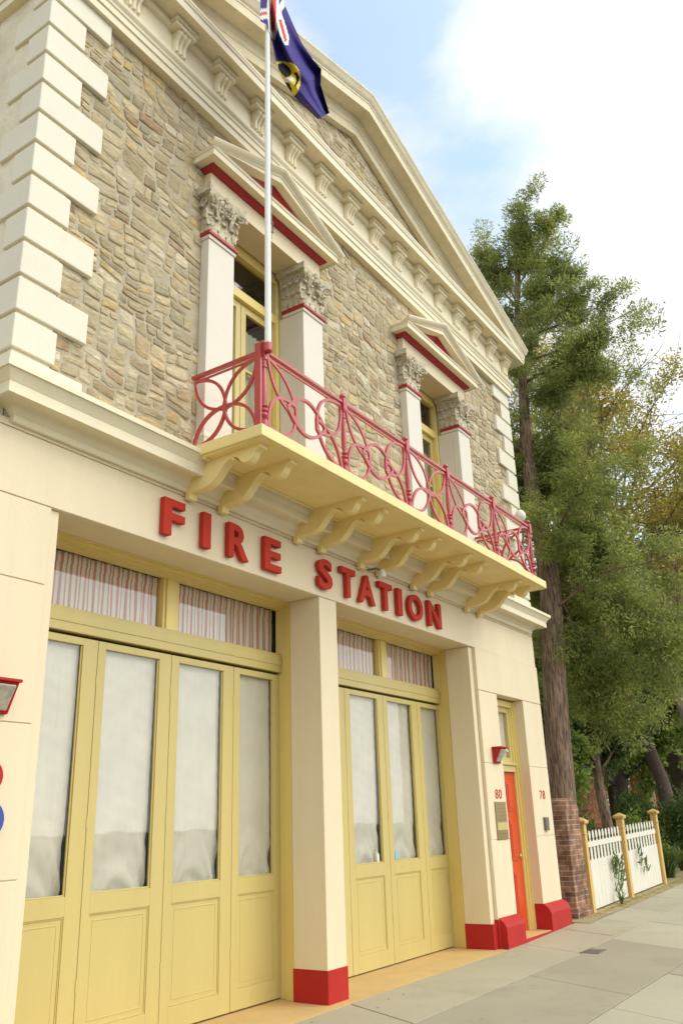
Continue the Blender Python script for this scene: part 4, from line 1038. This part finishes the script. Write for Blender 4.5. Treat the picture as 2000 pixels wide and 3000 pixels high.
def branchy(wood, lv, p, d, L, r, dens, lL, lW, sub=7, droop=.15, subdroop=.3, subL=.38, rad=.05, bn=5, start=.2, rise=.05, wob=.12, puffy=0):
    main = limb_path(p, d, L, 9, droop, wob, rise)
    wood.tube([tuple(q) for q in main], [max(.006, r*(1-.88*i/9)) for i in range(10)], bn)
    spray(lv, main[4:], dens*(.5 if puffy else 1), lL, lW, rad*.8, subdroop, 0)
    for k in range(sub):
        t = start+(1-start)*(k+rng.uniform(0,.8))/sub; i = min(8, int(t*9)); q = main[i]+(main[i+1]-main[i])*(t*9-i)
        dd = unit(main[i+1]-main[i]); sd = unit(np.cross(dd, rng.normal(size=3)))
        s_ = limb_path(q, dd*.75+sd*.85, L*subL*(1.15-t*.6)*rng.uniform(.6,1.2), 5, droop, .18, 0)
        dens_ = dens*float(rng.choice([.15,.7,1.2,2.0]))
        wood.tube([tuple(x) for x in s_], [max(.004, r*.28*(1-.8*j/5)) for j in range(6)], 4)
        if puffy:
            for q in s_[1:]+[(s_[i3]+s_[i3+1])/2 for i3 in range(1,5)]:
                if rng.random() < puffy: puff(lv, q+rng.normal(size=3)*.04, rng.uniform(.6,1.25)*rad*1.5, int(dens*rng.uniform(.35,.9)), (0,0,-subdroop))
            continue
        spray(lv, s_, dens_, lL, lW, rad, subdroop, .1)
        for _ in range(2):
            i2 = int(rng.integers(1,5)); d2 = unit(unit(s_[i2]-s_[i2-1])*.7+rng.normal(size=3)*.5)
            s2 = limb_path(s_[i2], d2, L*subL*.45*rng.uniform(.6,1.2), 3, droop, .2, 0)
            spray(lv, s2, dens_, lL, lW, rad, subdroop, 0)
def at_h(z):
    for a, b in zip(tp[:-1], tp[1:]):
        if a[2] <= z <= b[2]: f = (z-a[2])/(b[2]-a[2]); return a+(b-a)*f
    return tp[-1]
H = tp[-1][2]
for k in range(66):
    z = 4.6+(H-5.0)*(k+rng.uniform(0,.9))/66; f = (z-4.0)/(H-4.0)
    L = (2.9*(1-f)**.8+.35)*rng.uniform(.4,1.15)
    az = rng.uniform(-math.pi, math.pi)
    if rng.random() < .4: az = rng.uniform(-1.9, .9)
    dx, dy = math.cos(az), math.sin(az); p = at_h(z)
    if f > .45 and k % 3: continue
    if p[0]+dx*L < 14.0 and z < 10: L = max(.5, (p[0]-14.0)*.8)
    el = .25+1.0*f
    branchy(wood, lv, p, (dx, dy, el), L, .026*(1-f)+.010, 95, .10, .012, 8, .10, .20, .42, .08, puffy=(.62 if f < .42 else .40))
# several leaders at the top and the long limbs seen against the sky
for (u0,v0,u1,v1,xx,dens) in [(1515,900,1440,680,16.5,70),(1512,850,1608,605,16.5,100),(1510,900,1392,750,16.5,70),(1520,870,1522,585,16.6,70),(1515,900,1700,790,16.3,90),(1525,960,1745,850,16.2,60),(1530,1060,1880,955,16.1,50),(1540,1120,1760,1000,16.2,80),(1530,1180,1720,1090,16.2,90),(1520,980,1640,740,16.3,90),(1530,1150,1880,1090,16.1,50),(1520,1000,1850,900,16.1,70),(1560,1100,1800,1060,16.1,70)]:
    a = np.array(hit(u0,v0,0,xx)); b = np.array(hit(u1,v1,0,xx)); L = np.linalg.norm(b-a)
    branchy(wood, lv, a, b-a, L, .030, dens, .10, .012, 9, .0, -.1, .24, .075, rise=.0, wob=.07, puffy=.6)
    for k in range(int(3+L*1.2)):
        t = rng.uniform(.35,1.05); puff(lv, a+(b-a)*t+rng.normal(size=3)*.16, rng.uniform(.10,.18), int(rng.uniform(110,240)))
for (u,v,r_,k) in [(1560,650,.28,5),(1570,720,.3,6),(1440,730,.22,4),(1380,770,.2,4),(1400,830,.3,5),(1445,880,.26,4),(1640,930,.36,8),(1600,1010,.3,5),(1750,1020,.3,6),(1700,1230,.4,8),(1600,1180,.35,7),(1640,1350,.4,8),(1560,1330,.3,5),(1690,880,.2,3),(1720,1400,.35,6),(1580,860,.25,5),(1540,950,.3,6),(1690,1120,.25,3)]:
    c = np.array(hit(u,v,0,16.3))
    for q in range(max(1,int(k*.6))): puff(lv, c+rng.normal(size=3)*r_*.8, rng.uniform(.10,.20), int(rng.uniform(90,220)))
# lower limbs sweeping over the pavement side
for (u0,v0,u1,v1,xa,xb) in [(1640,1800,1930,2080,16.3,17.5),(1628,1710,1960,1900,16.3,18),(1622,1650,1990,1800,16.3,18),(1612,1600,1820,1560,16.3,17.5),(1600,1560,1930,1690,16.3,18.5),(1632,1900,1850,2130,16.3,17.6),(1560,1400,1700,1440,16.3,17),(1560,1380,1690,1290,16.3,17),(1640,1760,1790,2020,16.3,17.3),(1625,1690,2080,2050,16.3,17.2)]:
    a = np.array(hit(u0,v0,0,xa)); b = np.array(hit(u1,v1,0,xb)); L = np.linalg.norm(b-a)
    branchy(wood, lv, a, b-a+np.array([0,0,.25*L]), L*1.05, .022, 105, .11, .012, 17, .35, .6, .42, .12, start=.05, wob=.13, rise=-.0, puffy=.62)
mk('trunk', wood, barkm, con, smooth='all'); lv.build('crown', fol_con, con)
print('conifer leaves', lv.n)

def broad(name, x, y, h, cr, label, mat, bark, nl, nsub=8, leafL=.11, leafW=.035, trunk=.16, dens=110, zc=.32, group=None, spread=.12, bare=0):
    e = empty(name, (x,y,gz(min(x,40))), label, 'tree', group)
    wood = MB(); lv = Leaves(); z0 = gz(min(x,40))
    tpth = limb_path((x,y,z0-.1), (rng.normal()*.05, rng.normal()*.05, 1), h*.62, 7, 0, .05)
    wood.tube([tuple(q) for q in tpth], [trunk*(1.15-.7*i/7) for i in range(8)], 9)
    for k in range(nl):
        t = zc+(1-zc)*(k+rng.uniform(0,.9))/nl; i = min(6, int(t*7)); p = tpth[i]+(tpth[i+1]-tpth[i])*(t*7-i)
        az = k*2.4+rng.uniform(-.5,.5); el = rng.uniform(.15,.9)+t*.5
        L = cr*rng.uniform(.7,1.15)
        branchy(wood, lv, p, (math.cos(az), math.sin(az), el), L, trunk*.33, 0 if rng.random() < bare else dens, leafL, leafW, nsub, .05, .25, .45, spread)
    if bare:
        for k in range(26):
            p = tpth[int(rng.integers(3,8))]; az = rng.uniform(0,6.28)
            branchy(wood, lv, p, (math.cos(az), math.sin(az), rng.uniform(.2,1.3)), cr*rng.uniform(.8,1.35), trunk*.22, 3, leafL, leafW, 12, .05, .25, .45, spread)
    mk('trunk', wood, bark, e, smooth='all'); lv.build('crown', mat, e); return e
# autumn tree with half bare grey branches at right
broad('autumn_tree', 22.0, -.80, 19.5, 3.5, 'half bare autumn tree with grey twigs and yellowing leaves at the right edge', fol_aut, barkg, 30, 10, .10, .030, .15, 95, .46, spread=.15, bare=.2)
G = 'broadleaf trees behind the fence'
broad('broadleaf_tree', 24.2, 2.4, 7.5, 2.2, 'dark green broadleaf tree with a bare brown trunk behind the picket fence', fol_dark, barkm, 18, 9, .13, .045, .15, 150, .45, G)
broad('broadleaf_tree', 28.0, 1.5, 12.5, 3.2, 'large leafy green broadleaf tree farther down the street than the fence', fol_mid, barkd, 24, 10, .16, .055, .22, 120, .40, G)
broad('broadleaf_tree', 31.0, 4.2, 12.5, 3.6, 'mid green broadleaf tree deep in the garden right of the conifer trunk', fol_mid, barkd, 24, 10, .16, .055, .25, 100, .22, G)
broad('broadleaf_tree', 36.0, 3.0, 13.0, 4.0, 'tall green broadleaf tree at the far right of the garden', fol_mid, barkd, 26, 10, .22, .075, .3, 70, .2, G)
broad('broadleaf_tree', 42.0, 7.5, 14.0, 4.4, 'pale green broadleaf tree farthest back behind the others', fol_mid, barkd, 24, 9, .24, .08, .3, 60, .2, G)
broad('broadleaf_tree', 20.0, 2.2, 6.5, 1.6, 'small bright green tree just behind the conifer trunk', fol_mid, barkd, 16, 8, .11, .04, .08, 150, .3, G)
# shrubs
def bush(name, x, y, rx, ry, h, n, mat, label, leafL=.09, leafW=.03, cat='shrub'):
    z0 = gz(min(x,40)); e = empty(name, (x,y,z0), label, cat); lv = Leaves(); wood = MB()
    for k in range(9): wood.tube([(x,y,z0-.05),(x+rng.normal()*rx*.25,y+rng.normal()*ry*.25,z0+h*.35),(x+rng.normal()*rx*.4,y+rng.normal()*ry*.4,z0+h*.75)],[.02,.015,.006],5)
    nc = 60; C = rng.normal(size=(nc,3)); C = unit(C)*rng.uniform(.45,1,(nc,1)); C[:,2] = np.abs(C[:,2])
    C = C*np.array([rx,ry,h])*.9+np.array([x,y,z0+.08])
    for c in C:
        k = n//nc; p = c+rng.normal(size=(k,3))*np.array([rx,ry,h*.6])*.16; p[:,2] = np.maximum(p[:,2], z0+.02)
        lv.add(p, unit(rng.normal(size=(k,3))+np.array([0,0,.4])), leafL, leafW)
    mk('stems', wood, barkd, e); lv.build('foliage', mat, e); return e
bush('shrub', 25.3, .35, 1.6, 1.2, 1.9, 9000, fol_dark, 'dense dark green shrub beyond the far end of the fence')
bush('shrub', 21.2, .9, .9, .7, 1.2, 5000, fol_mid, 'low green shrub behind the last fence post')
bush('shrub', 18.3, 1.3, 1.6, .6, 1.35, 7000, fol_dark, 'dark leafy shrub behind the middle of the picket fence')
bush('shrub', 29.0, 3.0, 1.8, .9, 1.7, 9000, fol_dark, 'wide dark shrub low in the middle of the garden', .11, .04)
bush('hedge', 62, 6, 9, 8, 6.5, 12000, fol_mid, 'distant hedge line at the end of the street gardens', .45, .16, 'hedge')
bush('hedge', 24, 8.5, 7, 1.4, 4.6, 26000, fol_dark, 'long dark hedge across the back of the garden', .14, .05, 'hedge')
i = 0
for (x, y, h, n, lab) in [(15.6,.35,1.3,40,'strappy green clump behind the first pickets by the brick pier'),(16.6,.5,1.25,36,'strappy clump left of the middle fence post'),(20.8,.18,1.15,130,'big strappy agapanthus clump past the end of the fence'),(22.6,.25,1.0,110,'farther strappy clump leaning over the pavement edge')]:
    blade_plant('strappy_plant', x, y, n, h, lab, .55 if x < 20 else .8, .016, group='strappy plants')
# far brick houses
hb = brickmat('house_brick',(.50,.20,.10),(.43,.17,.085),(.45,.32,.2))
hs = empty('brick_house', (38,11,.6), 'orange brick house glimpsed low between the garden trees', 'house')
m = MB(); m.box(35.5,40.5,7.4,16,.0,4.2); mk('wall', m, hb, hs, bevel=0)
m = MB(); m.prism_x([(6.9,4.2),(16.6,4.2),(11.7,6.6)], 35, 41); mk('roof', m, roofm, hs)
for y in (8.0,10.2):
    w_ = mk('window', MB().box(35.42,35.52,y,y+1.1,1.6,2.9), cream2, hs); mk('pane', MB().box(35.40,35.418,y+.1,y+1.0,1.7,2.8), glass, w_)
hs2 = empty('brick_house', (46,5,.8), 'orange brick house with pale trim at the far right edge', 'house')
m = MB(); m.box(43,52,3.0,7.0,.3,4.6); mk('wall', m, hb, hs2)
m = MB()
for y in (3.3,4.6,5.9): m.box(42.93,42.99,y,y+.35,.3,4.6)
mk('trim', m, cream2, hs2)
m = MB(); m.prism_x([(2.6,4.6),(7.4,4.6),(5,6.6)], 42.6, 52.4); mk('roof', m, roofm, hs2)

# ------------------------------------------------------------------ light
SUN_AZ_FROM = Vector((.35, -.85, 0)).normalized(); EL = R(44)
sd = Vector((SUN_AZ_FROM.x*math.cos(EL), SUN_AZ_FROM.y*math.cos(EL), math.sin(EL)))
sun = bpy.data.lights.new('sun', 'SUN'); sun.energy = .55; sun.angle = R(45); sun.color = (1,.95,.86)
so = bpy.data.objects.new('sun', sun); col.objects.link(so); so.rotation_euler = sd.to_track_quat('Z', 'Y').to_euler(); so.location = (0,-10,30)
w = bpy.data.worlds.new('World'); scene.world = w; w.use_nodes = True; n = w.node_tree.nodes; l = w.node_tree.links; bg = n['Background']
sky = n.new('ShaderNodeTexSky'); sky.sky_type = 'NISHITA'; sky.sun_disc = False; sky.sun_elevation = EL; sky.sun_rotation = math.atan2(sd.x, sd.y); sky.air_density = 1.2; sky.dust_density = 2.0
tc = n.new('ShaderNodeTexCoord'); nz = n.new('ShaderNodeTexNoise'); nz.inputs['Scale'].default_value = 3.4; nz.inputs['Detail'].default_value = 10; nz.inputs['Roughness'].default_value = .6; nz.inputs['Distortion'].default_value = .35
mp = n.new('ShaderNodeMapping'); mp.inputs['Scale'].default_value = (1,1,1.5); l.new(tc.outputs['Generated'], mp.inputs[0]); l.new(mp.outputs[0], nz.inputs['Vector'])
def spot(u, v, rad, amt):
    d = ray(u, v).normalized(); ds = n.new('ShaderNodeVectorMath'); ds.operation = 'DISTANCE'; ds.inputs[1].default_value = d; l.new(tc.outputs['Generated'], ds.inputs[0])
    mr = n.new('ShaderNodeMapRange'); mr.interpolation_type = 'SMOOTHSTEP'; mr.inputs['From Min'].default_value = 0; mr.inputs['From Max'].default_value = rad; mr.inputs['To Min'].default_value = amt; mr.inputs['To Max'].default_value = 0
    l.new(ds.outputs['Value'], mr.inputs['Value']); return mr.outputs[0]
acc = nz.outputs['Fac']
for (u, v, r_, a) in [(1130,20,.14,.17),(1060,200,.11,.13),(1430,540,.20,.34),(1180,60,.20,.16),(1750,120,.16,.10),(1950,420,.14,.10),(1290,380,.09,.10),(1700,860,.11,.08),(1560,760,.10,.10),(1250,90,.10,.08)]:
    s_ = n.new('ShaderNodeMath'); s_.operation = 'SUBTRACT'; l.new(acc, s_.inputs[0]); l.new(spot(u, v, r_, a), s_.inputs[1]); acc = s_.outputs[0]
for (u, v, r_, a) in [(1650,350,.34,.16),(1900,700,.25,.12),(1350,200,.10,.10)]:
    s_ = n.new('ShaderNodeMath'); s_.operation = 'ADD'; l.new(acc, s_.inputs[0]); l.new(spot(u, v, r_, a), s_.inputs[1]); acc = s_.outputs[0]
cr = n.new('ShaderNodeValToRGB'); cr.color_ramp.elements[0].position = .26; cr.color_ramp.elements[1].position = .60; cr.color_ramp.elements[0].color = (.28,.28,.28,1); l.new(acc, cr.inputs[0])
cc = n.new('ShaderNodeTexNoise'); cc.inputs['Scale'].default_value = 5; cc.inputs['Detail'].default_value = 6; l.new(mp.outputs[0], cc.inputs['Vector'])
ccr = n.new('ShaderNodeValToRGB'); ccr.color_ramp.elements[0].position = .3; ccr.color_ramp.elements[1].position = .7; ccr.color_ramp.elements[0].color = (.92,.92,.96,1); ccr.color_ramp.elements[1].color = (1.05,1.02,.95,1); l.new(cc.outputs['Fac'], ccr.inputs[0])
mx = n.new('ShaderNodeMixRGB'); dt = n.new('ShaderNodeVectorMath'); dt.operation = 'DOT_PRODUCT'; dt.inputs[1].default_value = (.1,-.77,.63); l.new(tc.outputs['Generated'], dt.inputs[0])
gl = n.new('ShaderNodeMapRange'); gl.interpolation_type = 'SMOOTHSTEP'; gl.inputs['From Min'].default_value = -.05; gl.inputs['From Max'].default_value = 1; gl.inputs['To Min'].default_value = 3.1; gl.inputs['To Max'].default_value = 6.6; l.new(dt.outputs['Value'], gl.inputs['Value'])
vm = n.new('ShaderNodeVectorMath'); vm.operation = 'SCALE'; l.new(ccr.outputs[0], vm.inputs[0]); l.new(gl.outputs[0], vm.inputs['Scale'])
l.new(cr.outputs[0], mx.inputs[0]); tn = n.new('ShaderNodeMixRGB'); tn.blend_type = 'MULTIPLY'; tn.inputs[0].default_value = 1; tn.inputs[2].default_value = (.95,1.12,1.05,1); l.new(sky.outputs[0], tn.inputs[1]); l.new(tn.outputs[0], mx.inputs[1]); l.new(vm.outputs[0], mx.inputs[2]); l.new(mx.outputs[0], bg.inputs[0]); bg.inputs[1].default_value = .15
scene.view_settings.view_transform = 'Standard'; scene.view_settings.look = 'None'; scene.view_settings.gamma = 1; scene.view_settings.exposure = 1.03
scene.render.engine = 'CYCLES'; scene.cycles.max_bounces = 8; scene.cycles.transparent_max_bounces = 12
